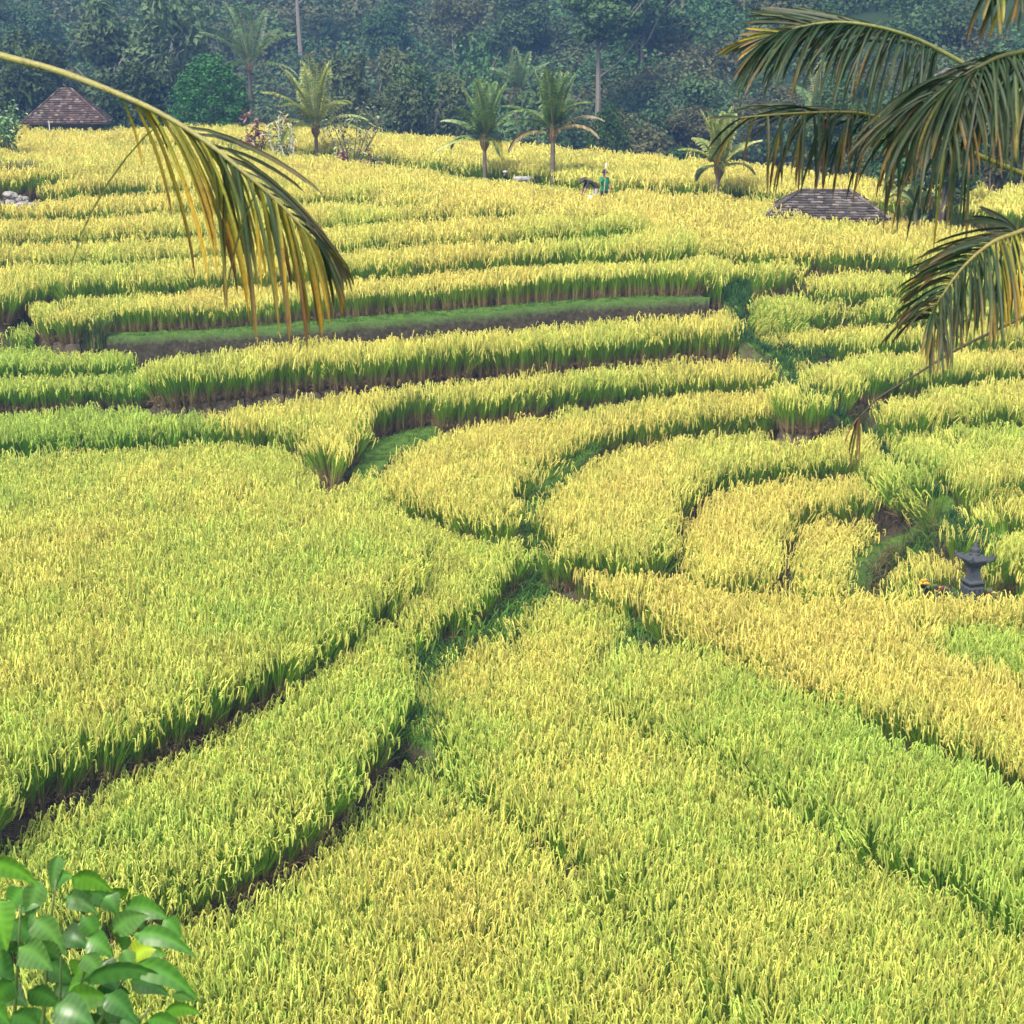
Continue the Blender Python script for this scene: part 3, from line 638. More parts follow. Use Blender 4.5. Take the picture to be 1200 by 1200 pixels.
def trunk_mesh(mat, H, r, rr, limbs=5, bend=.05, top=.8, name='trunk'):
    mb = MB(); p = []; 
    for k in range(6):
        t = k/5; p.append(Vector((bend*H*math.sin(t*2.3), bend*H*.6*math.sin(t*3.1), H*top*t-.4*(k == 0))))
    mb.tube(p, [r*(1-.72*k/5) for k in range(6)], 7)
    for i in range(limbs):
        t = rr.uniform(.45, .95); b = Vector((bend*H*math.sin(t*2.3), bend*H*.6*math.sin(t*3.1), H*top*t)); a = rr.uniform(0, 6.28); L = H*rr.uniform(.16, .3)
        d = Vector((math.cos(a), math.sin(a), 0)); mb.tube([b, b+d*L*.5+Vector((0, 0, L*.35)), b+d*L+Vector((0, 0, L*.9))], [r*.38, r*.26, r*.1], 5)
    return make_mesh(name, mb.v, mb.f, [mat], mb.c)
rr = random.Random(3)
KIND = {}
for i in range(3):
    KIND['broad%d' % i] = (crown_mesh('crown', M['leaf_a'], lobes_round(rr, 3.4, 9.5, 13, .3), 8000, .31, 20+i), trunk_mesh(M['bark'], 9.5, .24, rr))
for i in range(2):
    KIND['dark%d' % i] = (crown_mesh('crown', M['leaf_b'], lobes_round(rr, 3.0, 8, 11, .12), 8000, .31, 30+i), trunk_mesh(M['bark'], 8, .2, rr))
for i in range(2):
    KIND['olive%d' % i] = (crown_mesh('crown', M['leaf_c'], lobes_round(rr, 3.6, 11, 11, .42, .6), 5600, .30, 40+i), trunk_mesh(M['pale_bark'], 11, .2, rr, 9, .06, .85))
for i in range(2):
    lb = []
    for k in range(26):
        a = rr.uniform(0, 6.28); r = rr.uniform(.3, 1); h = rr.uniform(3, 9.5)
        lb.append((math.cos(a)*r*(1+h*.27), math.sin(a)*r*(1+h*.27), h, .9, .9, 1.15))
    mb = MB()
    for k in range(16):
        a = rr.uniform(0, 6.28); r = rr.uniform(.1, .5); d = Vector((math.cos(a), math.sin(a), 0)); H = rr.uniform(7, 10)
        mb.tube([d*r+Vector((0, 0, -.3)), d*r*1.5+Vector((0, 0, H*.5)), d*(r+1.0)+Vector((0, 0, H*.85)), d*(r+2.4)+Vector((0, 0, H*.95))], [.05, .045, .03, .01], 5)
    KIND['bamboo%d' % i] = (crown_mesh('crown', M['leaf_d'], lb, 9000, .27, 50+i, .9, 1.5), make_mesh('trunk', mb.v, mb.f, [M['pale_bark']], mb.c))
KIND['tall0'] = (crown_mesh('crown', M['leaf_a'], lobes_round(rr, 3.2, 15, 10, .62, .55), 5600, .32, 61), trunk_mesh(M['pale_bark'], 15, .26, rr, 8, .03, .85))
lb = [(0, 0, 4, 2.3, 2.3, 3.2)]
for k in range(46):
    a = k*2.4; t = (k+.5)/46; r = 2.75*math.sin(math.pi*(.28+.70*t))**.8; lb.append((r*math.cos(a), r*math.sin(a), .9+7.0*t, .75, .75, .65))
KIND['round0'] = (crown_mesh('crown', M['leaf_e'], lb, 9000, .26, 63), trunk_mesh(M['bark'], 7, .2, rr))
NAMES = dict(round='round_tree', broad='broadleaf_tree', dark='dense_tree', olive='thin_tree', bamboo='bamboo_clump', tall='tall_tree')
def tree(kind, loc, sc, rz, label, group=None, cat='tree', sz=1.0):
    cr, tr = KIND[kind]; nm = NAMES[kind.rstrip('0123456789')]
    e = empty(nm, loc, rz, label, 'bamboo' if nm == 'bamboo_clump' else cat, group); e.scale = (sc, sc, sc*sz)
    link('trunk', tr, e); link('crown', cr, e); return e
# trees one can single out at the edge of the forest: (kind, px, top y, dist, width px, label)
def edge_tree(kind, px, ytop, ybase, y, wpx, label, rz=0, group=None):
    top = at_y(px, ytop, y); base = at_y(px, ybase, y); zb = min(base.z, gz(base.x, y)+.2); H0 = max(p.co.z for p in KIND[kind][0].vertices)
    W0 = 2*np.percentile(np.abs([p.co.x for p in KIND[kind][0].vertices]), 96)
    sx = wpx/FPX*y/W0; e = tree(kind, (base.x, y, zb), 1, rz, label, group); h = (top.z-zb)/H0; e.scale = (sx, sx, h); return e
edge_tree('round0', 248, 62, 150, 108.5, 80, 'rounded dense green tree at the forest edge, left of the reddish shrub', 1)
edge_tree('round0', 712, 120, 180, 104, 54, 'small rounded green tree at the forest edge right of the taller coconut palm', 2)
edge_tree('dark1', 752, 122, 180, 119, 58, 'low bushy dark tree at the forest edge, left of the small young palm', 3)
edge_tree('olive0', 800, 120, 186, 122, 60, 'greyish thin tree at the forest edge just left of the small young palm', .5)
edge_tree('broad1', 500, 62, 165, 122, 90, 'grey-green broad tree at the forest edge above the gap between the palms', 4)
edge_tree('bamboo0', 440, 50, 160, 124, 80, 'feathery grey-green bamboo at the forest edge right of the leftmost coconut palm', 1)
edge_tree('broad2', 555, 34, 170, 130, 80, 'broad deep green tree standing over the middle coconut palm', 5)
edge_tree('tall0', 757, -40, 170, 150, 75, 'tall bare-trunked tree high in the forest right of the taller palm', 2)
edge_tree('bamboo1', 130, 15, 150, 132, 110, 'tall feathery bamboo in the forest above the petiole of the big yellow frond', 3)
edge_tree('broad0', 45, 30, 150, 128, 90, 'blue-green tree in the forest behind the left tiled hut', 1.4)
edge_tree('dark1', 165, 70, 150, 121, 70, 'dusky green tree at the forest edge right of the left tiled hut', 2.2)
edge_tree('bamboo0', 180, -20, 140, 140, 120, 'large pale feathery bamboo in the forest, left of the rounded green tree', 2.6)
# the forest slope
rr = random.Random(12)
def third(x, y): 
    px = 600+x/(y*CP)*FPX
    return 'on the left' if px < 400 else ('in the middle' if px < 800 else 'on the right')
BAND = [(119, 4.6, .50, 'low trees along the forest edge %s', 24), (129, 5.0, .75, 'trees in the ravine behind the fields %s', 26), (142, 5.4, .95, 'trees on the lower forest slope %s', 26),
        (158, 6.0, 1.0, 'hazy trees midway up the forest slope %s', 28), (180, 6.8, 1.1, 'blue hazy trees high on the forest slope %s', 30), (208, 8.0, 1.25, 'faint blue trees far up the forest slope %s', 30), (240, 9.5, 1.4, 'faint blue trees near the top of the forest slope %s', 30), (275, 11, 1.6, 'faint blue trees on the crest of the forest slope %s', 28)]
ADJ = dict(broad='rounded green tree', dark='dense dark tree', olive='thin olive tree with pale limbs', bamboo='feathery pale bamboo clump', tall='tall tree with bare pale trunk')
for bi, (y, sp, sc, grp, cnt) in enumerate(BAND):
    W = .42*y+8; x = -W
    while x < W:
        xx = x+rr.uniform(-1.5, 1.5); yy = y+rr.uniform(-4, 5)*(1 if bi else .35)-float(np.interp(xx, FAR_X, FAR_S))*max(0, min(1, (215-y)/70))+6*(bi < 3)
        k = rr.choices(['broad0', 'broad1', 'broad2', 'dark0', 'dark1', 'olive0', 'olive1', 'bamboo0', 'bamboo1', 'tall0'], [3, 3, 3, 3, 2, 1.6, 1.6, 2.2, 2.2, 1.4 if bi > 1 else 0])[0]
        px = 600+xx/(yy*CP)*FPX; s = sc*rr.uniform(.75, 1.25)
        if bi == 0: s *= .9
        if 1075 < px < 1165 and yy < 96: x += sp; continue
        b = k.rstrip('0123456789'); g = grp % third(xx, yy)
        where = g.replace('trees ', '').replace('hazy ', '').replace('blue ', '').replace('faint ', '').replace('low ', '')
        tree(k, (xx, yy, gz(xx, yy)-.3+(2.0*math.sin(xx*.05) if yy > 135 else 0)), s, rr.uniform(0, 6.28), ADJ[b]+' '+where, ADJ[b].split(' with')[0]+'s '+where, sz=rr.uniform(.85, 1.2))
        x += sp*rr.uniform(.75, 1.25)
# undergrowth that hides the ravine floor
rr = random.Random(5); V = []
ub = [crown_mesh('undergrowth', m, [(0, 0, .7, 1.7, 1.7, 1.3), (1.2, .4, .6, 1.2, 1.2, 1.0), (-1, -.5, .5, 1.3, 1.2, .9)], 1000, .23, 70+i) for i, m in enumerate((M['leaf_a'], M['leaf_b'], M['leaf_c']))]
SRC['under'] = [bpy.data.objects.new('undergrowth_bush', m) for m in ub]; GRP['under'] = scatter_group('scatter_under', SRC['under'])
P = []
for y0, y1, n in ((116, 150, 1300), (150, 330, 4200)):
    yy = RNG.uniform(y0, y1, n); xx = RNG.uniform(-1, 1, n)*(.42*yy+8); yy = yy-(np.interp(xx, FAR_X, FAR_S)-8)*np.clip((215-yy)/70, 0, 1); P.append(np.column_stack([xx, yy]))
P = np.concatenate(P); zg, _ = ground(P); n = len(P); k = RNG.uniform(.7, 1.5, n)*np.interp(P[:, 1], [118, 125, 160, 300], [.7, 1, 1.5, 2.4])
zg = zg+np.where(P[:, 1] > 135, 2.0*np.sin(P[:, 0]*.05)+1.5*np.sin(P[:, 0]*.11+P[:, 1]*.06), 0)
o = scatter('undergrowth', np.column_stack([P, zg-.2]), np.column_stack([np.zeros(n), np.zeros(n), RNG.uniform(0, 6.28, n)]), np.repeat(k[:, None], 3, 1), RNG.integers(0, 3, n), np.zeros(n), 'under', M['leaf_b'])
tag(o, 'thick green undergrowth covering the forest slope behind the fields', 'undergrowth', kind='stuff')

# ------------------------------------------------------------------ coconut palms
def frond_mesh(L, el, droop, nleaf, llen, rr, cols, side_az=0.0, up=.25, hang=.5, w=.075, name='frond'):
    """one whole frond, growing from the origin along +X, at elevation el, bending down by droop"""
    mb = MB(); pts = []; p = Vector((0, 0, 0)); n = 14
    for k in range(n+1):
        pts.append(p.copy()); a = el-droop*(k/n)**1.5; p = p+Vector((math.cos(a), 0, math.sin(a)))*(L/n)
    mb.tube(pts, [.028*(1-.85*k/n)+.003 for k in range(n+1)], 5, cols[2])
    for i in range(nleaf):
        t = .14+.86*i/(nleaf-1); f = t*n; k = min(int(f), n-1); b = pts[k].lerp(pts[k+1], f-k); tan = (pts[k+1]-pts[k]).normalized()
        nrm = Vector((-tan.z, 0, tan.x)); ll = llen*(math.sin(math.pi*min(1, .18+t*.80))**.6)*rr.uniform(.85, 1.1)
        for sg in (-1, 1):
            d = (Vector((0, sg, 0))*(1-.35*t)+tan*(.45+.9*t*t)+nrm*up).normalized(); q = b.copy(); P = [q.copy()]
            for j in range(4):
                q = q+d*(ll/4); P.append(q.copy()); d = (d+Vector((0, 0, -hang*(.5+.3*j)*rr.uniform(.8, 1.2)))).normalized()
            sv = tan.cross(d).cross(d).normalized() if tan.cross(d).length > 1e-3 else Vector((1, 0, 0))
            cc = cols[0] if rr.random() > .25 else cols[1]; br = rr.uniform(.75, 1.25)
            v = []; c = []
            for j, q in enumerate(P):
                ww = w*[.6, 1, .95, .7, .08][j]; v += [q-sv*ww*.5, q+sv*ww*.5]; e = cols[1] if j == 4 else cc; c += [tuple(x*br for x in e)]*2
            mb.add(v, [(2*j, 2*j+1, 2*j+3, 2*j+2) for j in range(4)], c)
    return make_mesh(name, mb.v, mb.f, [M['palm']], mb.c)
GRN = ((.07, .15, .03), (.14, .19, .05), (.20, .21, .08)); YEL = ((.15, .22, .04), (.32, .31, .07), (.32, .30, .1)); OLD = ((.13, .12, .05), (.26, .20, .09), (.25, .2, .1))
def palm(name, px, ybase, ycrown, y, L, fr, label, rr, rad=.10, lean=0.0, group='young coconut palms along the field edge'):
    c = at_y(px, ycrown, y); zb = gz(c.x, y); e = empty(name, (c.x, y, zb-.05), 0, label, 'palm tree', group); H = c.z-zb
    mb = MB(); n = 9; pts = [Vector((lean*(k/n)**2*H-lean*H, 0, H*k/n)) for k in range(n+1)]
    mb.tube(pts, [rad*(1.25-.45*k/n+.10*(k % 2)) for k in range(n+1)], 8); mb.build('trunk', M['bark'], e)
    hb = MB(); 
    for k in range(9):
        a = k*2.4; hb.tube([(0, 0, H-.45), (math.cos(a)*.16, math.sin(a)*.16, H-.15), (math.cos(a)*.22, math.sin(a)*.22, H+.25)], [.09, .08, .03], 5, (.16, .11, .05))
    hb.build('boot', M['tint'], e)
    for az, el, droop, k, cols in fr:
        o = link('frond', frond_mesh(L*k, R(el), droop, 40, L*.22*k, rr, cols), e, (0, 0, H)); o.rotation_euler = (0, 0, R(az))
    return e
rr = random.Random(21)
def ring(rr, n_up, n_mid, n_low, az0=0, low=OLD, mid=GRN, upc=GRN):
    f = []
    for i in range(n_up): f.append((az0+i*137.5+rr.uniform(-10, 10), rr.uniform(70, 88), rr.uniform(.1, .45), rr.uniform(.9, 1.05), upc))
    for i in range(n_mid): f.append((az0+i*137.5+40+rr.uniform(-15, 15), rr.uniform(45, 62), rr.uniform(.8, 1.3), rr.uniform(.85, 1.0), mid))
    for i in range(n_low): f.append((az0+i*137.5+90+rr.uniform(-15, 15), rr.uniform(8, 28), rr.uniform(1.2, 1.7), rr.uniform(.75, .9), low))
    return f
palm('coconut_palm', 370, 178, 150, 90, 3.7, ring(rr, 10, 5, 3, 10, YEL, YEL, YEL)+[(178, 30, 1.3, .75, YEL), (5, 35, 1.2, .8, YEL)], 'leftmost coconut palm with yellow-green fronds above white-stemmed shrubs', rr)
palm('coconut_palm', 568, 204, 164, 79, 2.9, ring(rr, 10, 6, 3, 60, GRN, GRN, GRN)+[(180, 8, 1.0, .85, YEL)], 'darker coconut palm with one frond sticking out left, in the middle', rr, .09)
palm('coconut_palm', 648, 212, 154, 77, 3.0, ring(rr, 12, 5, 2, 100, OLD, GRN, GRN)+[(2, 40, 1.3, .85, OLD), (-20, 25, 1.3, .7, OLD), (185, 35, 1.2, .8, GRN)], 'coconut palm with upright crown and dry fronds, right of the darker one', rr, .105)
palm('coconut_palm', 843, 222, 196, 72, 2.5, ring(rr, 10, 6, 3, 30, YEL, YEL, YEL), 'small young palm alone in the far field, left of the low shingled hut', rr, .09, .05)
palm('coconut_palm', 292, 160, 78, 124, 4.8, ring(rr, 5, 6, 4, 5, GRN, GRN, GRN), 'tall dusky palm in front of the forest beside the rounded green tree', rr, .16, 0, 'palms in the forest edge')
palm('coconut_palm', 606, 160, 108, 128, 3.4, ring(rr, 5, 6, 5, 45, GRN, GRN, GRN), 'hazy palm in the forest between the two middle coconut palms', rr, .16, 0, 'palms in the forest edge')
palm('coconut_palm', 722, 184, 165, 112, 2.0, ring(rr, 2, 5, 4, 15, YEL, GRN, GRN), 'low pale palm at the foot of the forest right of the two people', rr, .08, 0, 'palms in the forest edge')
palm('coconut_palm', 30, 140, 105, 126, 3.6, ring(rr, 4, 6, 4, 75, GRN, GRN, GRN), 'grey-green palm peeping out behind the left tiled hut', rr, .1, 0, 'palms in the forest edge')
palm('coconut_palm', 958, 190, 140, 122, 4.2, ring(rr, 3, 6, 4, 75, YEL, GRN, YEL), 'bright green palm behind the drooping brown-tipped frond', rr, .12, 0, 'palms in the forest edge')

# ------------------------------------------------------------------ huts
def tiled_roof(e, W, D, rise, ridge, mat, tw=.26, th=.24, name='roof', both=True, tcols=((.052, .034, .028), (.068, .043, .035), (.042, .029, .026), (.056, .036, .03), (.11, .095, .082))):
    """hip roof centred on the parent's origin, eaves at z=0; tiles laid row by row as real pieces"""
    base = MB(); w, d, r = W/2, D/2, ridge/2
    base.add([(-w, -d, 0), (w, -d, 0), (w, d, 0), (-w, d, 0), (-r, 0, rise), (r, 0, rise), (-w, -d, -.07), (w, -d, -.07), (w, d, -.07), (-w, d, -.07)],
             [(0, 1, 5, 4), (2, 3, 4, 5), (1, 2, 5), (3, 0, 4), (6, 7, 1, 0), (7, 8, 2, 1), (8, 9, 3, 2), (9, 6, 0, 3), (9, 8, 7, 6)], (.1, .08, .07))
    ro = base.build(name, mat, e)
    t = MB(); rr = random.Random(4)
    def face(o, ax, up, nrm, w0, w1, sl):
        nr = max(3, int(sl/th))
        for i in range(nr):
            f = (i+.5)/nr; ww = w0+(w1-w0)*f; n = max(1, int(2*ww/tw))
            for j in range(n):
                tc = rr.choice(tcols); tk = rr.uniform(.6, 1.35); tc = tuple(q*tk for q in tc); c = o+ax*((j+.5)/n*2*ww-ww)+up*(f*sl)+nrm*(.035+rr.uniform(0, .012))
                a = ax*(ww/n*.94); b = up*(sl/nr*.60); k = nrm*.02
                low = nrm*.03; j2 = up*rr.uniform(-.015, .015)
                v = [c-a-b+low+j2, c+a-b+low+j2, c+a+b-low*.6, c-a+b-low*.6, c-a-b+low-k+j2-nrm*.02, c+a-b+low-k+j2-nrm*.02]
                t.add(v, [(0, 1, 2, 3), (4, 5, 1, 0)], tc)
    sl = math.hypot(d, rise); up = Vector((0, d, rise)).normalized()
    face(Vector((0, -d, 0)), Vector((1, 0, 0)), up, Vector((0, -rise, d)).normalized(), w, r, sl)
    if both: face(Vector((0, d, 0)), Vector((-1, 0, 0)), Vector((0, -d, rise)).normalized(), Vector((0, rise, d)).normalized(), w, r, sl)
    s2 = math.hypot(w-r, rise)
    face(Vector((-w, 0, 0)), Vector((0, -1, 0)), Vector((w-r, 0, rise)).normalized(), Vector((-rise, 0, w-r)).normalized(), d, .02, s2)
    face(Vector((w, 0, 0)), Vector((0, 1, 0)), Vector((-(w-r), 0, rise)).normalized(), Vector((rise, 0, w-r)).normalized(), d, .02, s2)
    to = t.build('roof_tiles', mat, ro); to['kind'] = 'stuff'
    cap = MB()
    for a, b in (((-r, 0, rise), (r, 0, rise)), ((-w, -d, 0), (-r, 0, rise)), ((w, -d, 0), (r, 0, rise)), ((-w, d, 0), (-r, 0, rise)), ((w, d, 0), (r, 0, rise))):
        a, b = Vector(a), Vector(b); n = max(2, int((b-a).length/.3))
        for i in range(n):
            p, q = a.lerp(b, i/n), a.lerp(b, (i+1.08)/n); cap.tube([p+Vector((0, 0, .05)), q+Vector((0, 0, .075))], [.075, .06], 6, rr.choice(tcols))
    cap.build('ridge_cap', mat, ro)
    return ro
TG = ((.044, .037, .032), (.062, .053, .046), (.092, .080, .070), (.036, .031, .028), (.048, .041, .036), (.125, .112, .10))
# low shingled hut in the golden field
c = at_y(975, 257, 67.0); zg_ = gz(c.x, 68.5)
hut = empty('field_hut', (c.x, 68.6, c.z+.02), R(-9), 'low open hut with a grey shingled hip roof standing in the golden rice', 'hut')
tiled_roof(hut, 5.1, 3.5, .95, 2.0, M['tile_grey'], .24, .17, tcols=TG)
for x in (-2.0, -.7, .7, 2.0):
    for y in (-1.35, 1.35):
        m = MB(); m.tube([(x, y, zg_-c.z-.2), (x, y, -.08)], .07, 6); m.build('post', M['wood'], hut)
m = MB(); m.box((0, -1.35, -.16), (4.3, .1, .12)); m.box((0, 1.35, -.16), (4.3, .1, .12)); m.box((-2.0, 0, -.19), (.1, 2.6, .1)); m.box((2.0, 0, -.19), (.1, 2.6, .1)); m.build('beam', M['wood'], hut)
m = MB(); m.box((0, .2, zg_-c.z+.45), (3.9, 2.2, .1)); m.build('platform', M['wood'], hut)
m = MB()
for i in range(14): m.box((-1.95+i*.3, 1.42, (zg_-c.z)*.5-.1), (.27, .04, -(zg_-c.z)-.3))
m.build('back_wall', M['wood'], hut)
# old tiled house at the left
c = at_y(70, 144, 104); zg_ = gz(c.x, 106)
h2 = empty('tiled_house', (c.x, 106, c.z), R(10), 'old wooden house with a patchy brown tiled roof at the far left field edge', 'house')
tiled_roof(h2, 5.2, 4.6, 1.95, .7, M['tile'], .2, .19)
hh = -(zg_-c.z)+.1
def plank_wall(par, a, b, h, n, z0):
    w = empty('wall', (0, 0, 0)); w.parent = par; a, b = Vector(a), Vector(b); d = (b-a); L = d.length; d.normalize(); nr = Vector((-d.y, d.x, 0)); rr = random.Random(int(L*100))
    rot = Matrix((( d.x, nr.x, 0), (d.y, nr.y, 0), (0, 0, 1)))
    for i in range(n):
        p = a+d*(L*(i+.5)/n)+nr*rr.uniform(-.012, .012); m = MB(); m.box((p.x, p.y, z0+h/2), (L/n*.95, .05, h*rr.uniform(.98, 1.0)), rot); m.build('plank', M['wood'], w)
plank_wall(h2, (-2.2, -1.9, 0), (1.5, -1.9, 0), hh, 12, -hh); plank_wall(h2, (2.05, -1.6, 0), (2.05, 1.9, 0), hh, 9, -hh); plank_wall(h2, (1.5, -1.9, 0), (2.05, -1.6, 0), hh, 2, -hh)
plank_wall(h2, (-2.2, 1.9, 0), (-2.2, -1.9, 0), hh, 10, -hh); plank_wall(h2, (2.05, 1.9, 0), (-2.2, 1.9, 0), hh, 12, -hh)
m = MB(); m.tube([(-.95, -2.45, -1.2), (-.95, -2.4, .15)], .03, 6, (.5, .5, .48)); m.build('pole', M['tint'], h2)
# roof showing between the fronds at the right, up the slope
c = at_y(1122, 112, 88); zg_ = gz(c.x, 90)
h3 = empty('hillside_house', (c.x, 89.5, c.z), R(35), 'house roof with grey tiles glimpsed between the palm fronds at upper right', 'house')
tiled_roof(h3, 3.6, 3.0, 1.25, .8, M['tile_grey'], .3, .28, tcols=TG)
m = MB(); m.box((0, 0, -2.2), (3.0, 2.4, 4.2)); m.build('wall', M['wood'], h3)
# ------------------------------------------------------------------ shrubs and plants around the field edge
def leafy_bush(name, px, ytop, ybase, y, wpx, label, cat, leafc, nleaf, lsize, stemc=(.12, .10, .07), stems=6, seed=1, spread=1.0, group=None, bare=0):
    rr = random.Random(seed); b = at_y(px, ybase, y); z0 = min(b.z, gz(b.x, y)+.05); H = at_y(px, ytop, y).z-z0; W = wpx/FPX*y/2
    e = empty(name, (b.x, y, z0), 0, label, cat, group); st = MB(); lf = MB()
    tips = []
    for i in range(stems):
        a = rr.uniform(0, 6.28); d = Vector((math.cos(a), math.sin(a)*.8, 0)); r = W*rr.uniform(.3, 1)*spread; h = H*rr.uniform(.6, 1)
        p = [Vector((0, 0, -.05)), d*r*.35+Vector((0, 0, h*.45)), d*r*.8+Vector((0, 0, h*.8)), d*r+Vector((0, 0, h))]
        st.tube(p, [.045, .035, .02, .008], 5, stemc); tips += [p[1].lerp(p[2], rr.random()) for _ in range(2)]+[p[2].lerp(p[3], rr.random()) for _ in range(4)]
        for k in range(3+bare):
            q = p[1].lerp(p[3], rr.random()); q2 = q+Vector((rr.uniform(-1, 1), rr.uniform(-1, 1), rr.uniform(.2, 1)))*W*.4; st.tube([q, q2], [.02, .006], 4, stemc); tips += [q2, q.lerp(q2, .6)]
    for i in range(nleaf):
        t = rr.choice(tips)+Vector((rr.gauss(0, 1), rr.gauss(0, 1), rr.gauss(0, .8)))*W*.16; d = Vector((rr.uniform(-1, 1), rr.uniform(-1, 1), rr.uniform(-.7, .6))).normalized(); u = d.orthogonal().normalized()
        s = lsize*rr.uniform(.6, 1.3); c = rr.choice(leafc); k = rr.uniform(.7, 1.3); c = tuple(x*k for x in c)
        lf.add([t, t+d*s*.5+u*s*.2, t+d*s-Vector((0, 0, s*.2)), t+d*s*.5-u*s*.2], [(0, 1, 2, 3)], c)
    st.build('stems', M['tint'], e); lf.build('foliage', M['palm'], e); return e
RED = [(.12, .03, .03), (.07, .02, .025), (.16, .05, .03)]; GL = [(.04, .09, .02), (.07, .13, .03), (.03, .07, .02)]; YO = [(.35, .22, .03), (.22, .18, .03), (.10, .13, .03)]
leafy_bush('red_shrub', 296, 132, 168, 92, 34, 'dark red leaved shrub under the rounded green tree', 'shrub', RED, 260, .28, seed=2)
leafy_bush('white_stem_shrub', 326, 132, 182, 89, 36, 'shrub with bare whitish stems and orange-green leaves left of the leftmost palm', 'shrub', GL+YO, 240, .26, (.55, .53, .48), 9, 3, 1.0, None, 3)
leafy_bush('white_stem_shrub', 340, 140, 182, 88, 26, 'bare whitish branching shrub touching the leftmost palm trunk', 'shrub', YO+GL, 40, .24, (.55, .53, .48), 8, 13, 1.0, None, 4)
leafy_bush('red_shrub', 338, 164, 182, 88.2, 22, 'small dark red shrub at the foot of the leftmost palm', 'shrub', RED+GL, 120, .2, seed=4)
leafy_bush('sparse_tree', 412, 122, 188, 86, 74, 'sparse open shrub with few leaves right of the leftmost palm', 'shrub', [(.10, .14, .05), (.16, .18, .07)], 300, .22, (.09, .08, .06), 9, 5, 1.0, None, 3)
leafy_bush('red_shrub', 404, 166, 186, 85.5, 18, 'dark red tuft at the foot of the sparse open shrub', 'shrub', RED, 120, .2, seed=6)
leafy_bush('low_bush', 438, 172, 192, 85, 30, 'low dark bush right of the sparse open shrub', 'shrub', GL+RED, 160, .22, seed=7)
leafy_bush('edge_tree', 4, 120, 180, 84, 70, 'bright green small tree cut by the left edge, in front of the old house', 'tree', [(.05, .14, .03), (.03, .09, .025), (.08, .18, .04)], 700, .26, (.10, .09, .08), 7, 8, .9)
def blades(name, px, ytop, ybase, y, wpx, label, cat, cols, n, w, seed, lean=.5, ground_z=True):
    rr = random.Random(seed); b = at_y(px, ybase, y); z0 = min(b.z, gz(b.x, y)+.02) if ground_z else b.z; H = at_y(px, ytop, y).z-z0; W = wpx/FPX*y/2; e = empty(name, (b.x, y, z0), 0, label, cat)
    m = MB()
    for i in range(n):
        a = rr.uniform(0, 6.28); d = Vector((math.cos(a), math.sin(a), 0)); s = Vector((-d.y, d.x, 0)); o = Vector((rr.uniform(-1, 1)*W*.8, rr.uniform(-1, 1)*W*.4, 0)); L = H*rr.uniform(.6, 1.05); k = lean*rr.random()*L
        P = [o+d*(k*t*t)+Vector((0, 0, L*(t-.25*t**3*lean))) for t in (0, .35, .7, 1)]; c = rr.choice(cols); f = rr.uniform(.75, 1.25); c = tuple(x*f for x in c)
        v = []
        for q, ww in zip(P, (w, w*.9, w*.6, w*.06)): v += [q-s*ww*.5, q+s*ww*.5]
        m.add(v, [(2*j, 2*j+1, 2*j+3, 2*j+2) for j in range(3)], c)
    m.build('leaves', M['palm'], e); return e
blades('pale_agave', 537, 178, 198, 86.3, 38, 'clump of pale grey spiky leaves left of the middle palm trunk', 'plant', [(.34, .36, .33), (.22, .25, .2)], 60, .10, 3, .9)
blades('tall_grass', 18, 178, 222, 74.5, 62, 'dark clump of tall grass at the left edge above the stone heap', 'grass clump', [(.06, .08, .03), (.14, .12, .06), (.04, .06, .02)], 420, .05, 4, .5)
blades('tall_grass', 106, 352, 408, 55.6, 44, 'straggly grass clump drooping over the left end of the mud bank', 'grass clump', [(.10, .17, .03), (.18, .19, .06), (.06, .12, .02)], 260, .022, 5, .9)
# stone heap at the left edge
rr = random.Random(8); b = at_y(12, 226, 71.5); zs = gz(b.x, 71.5); hp = empty('stone_heap', (b.x, 71.5, zs), 0, 'heap of pale grey stones at the left edge among the upper rice rows', 'stone heap')
for i in range(46):
    r = rr.uniform(.14, .28); x = rr.uniform(-1.1, .9); k = max(0, 1-abs(x+.1)/1.2); bm = bmesh.new(); bmesh.ops.create_icosphere(bm, subdivisions=2, radius=r)
    for v in bm.verts: v.co *= 1+.22*math.sin(v.co.x*13+i)*math.cos(v.co.y*11+i*2)+rr.uniform(-.06, .06); v.co.z *= .72
    me = bpy.data.meshes.new('stone'); bm.to_mesh(me); bm.free(); me.materials.append(M['rock']); o = link('stone', me, hp, (x, rr.uniform(-.4, .5), 1.05+rr.uniform(.0, .8)*k)); o.rotation_euler = (rr.uniform(-.4, .4), rr.uniform(-.4, .4), rr.uniform(0, 6))
m = MB(); m.box((-.1, 0.05, .5), (2.0, .8, 1.2), taper=.7); m.build('rubble_core', M['rock'], hp)
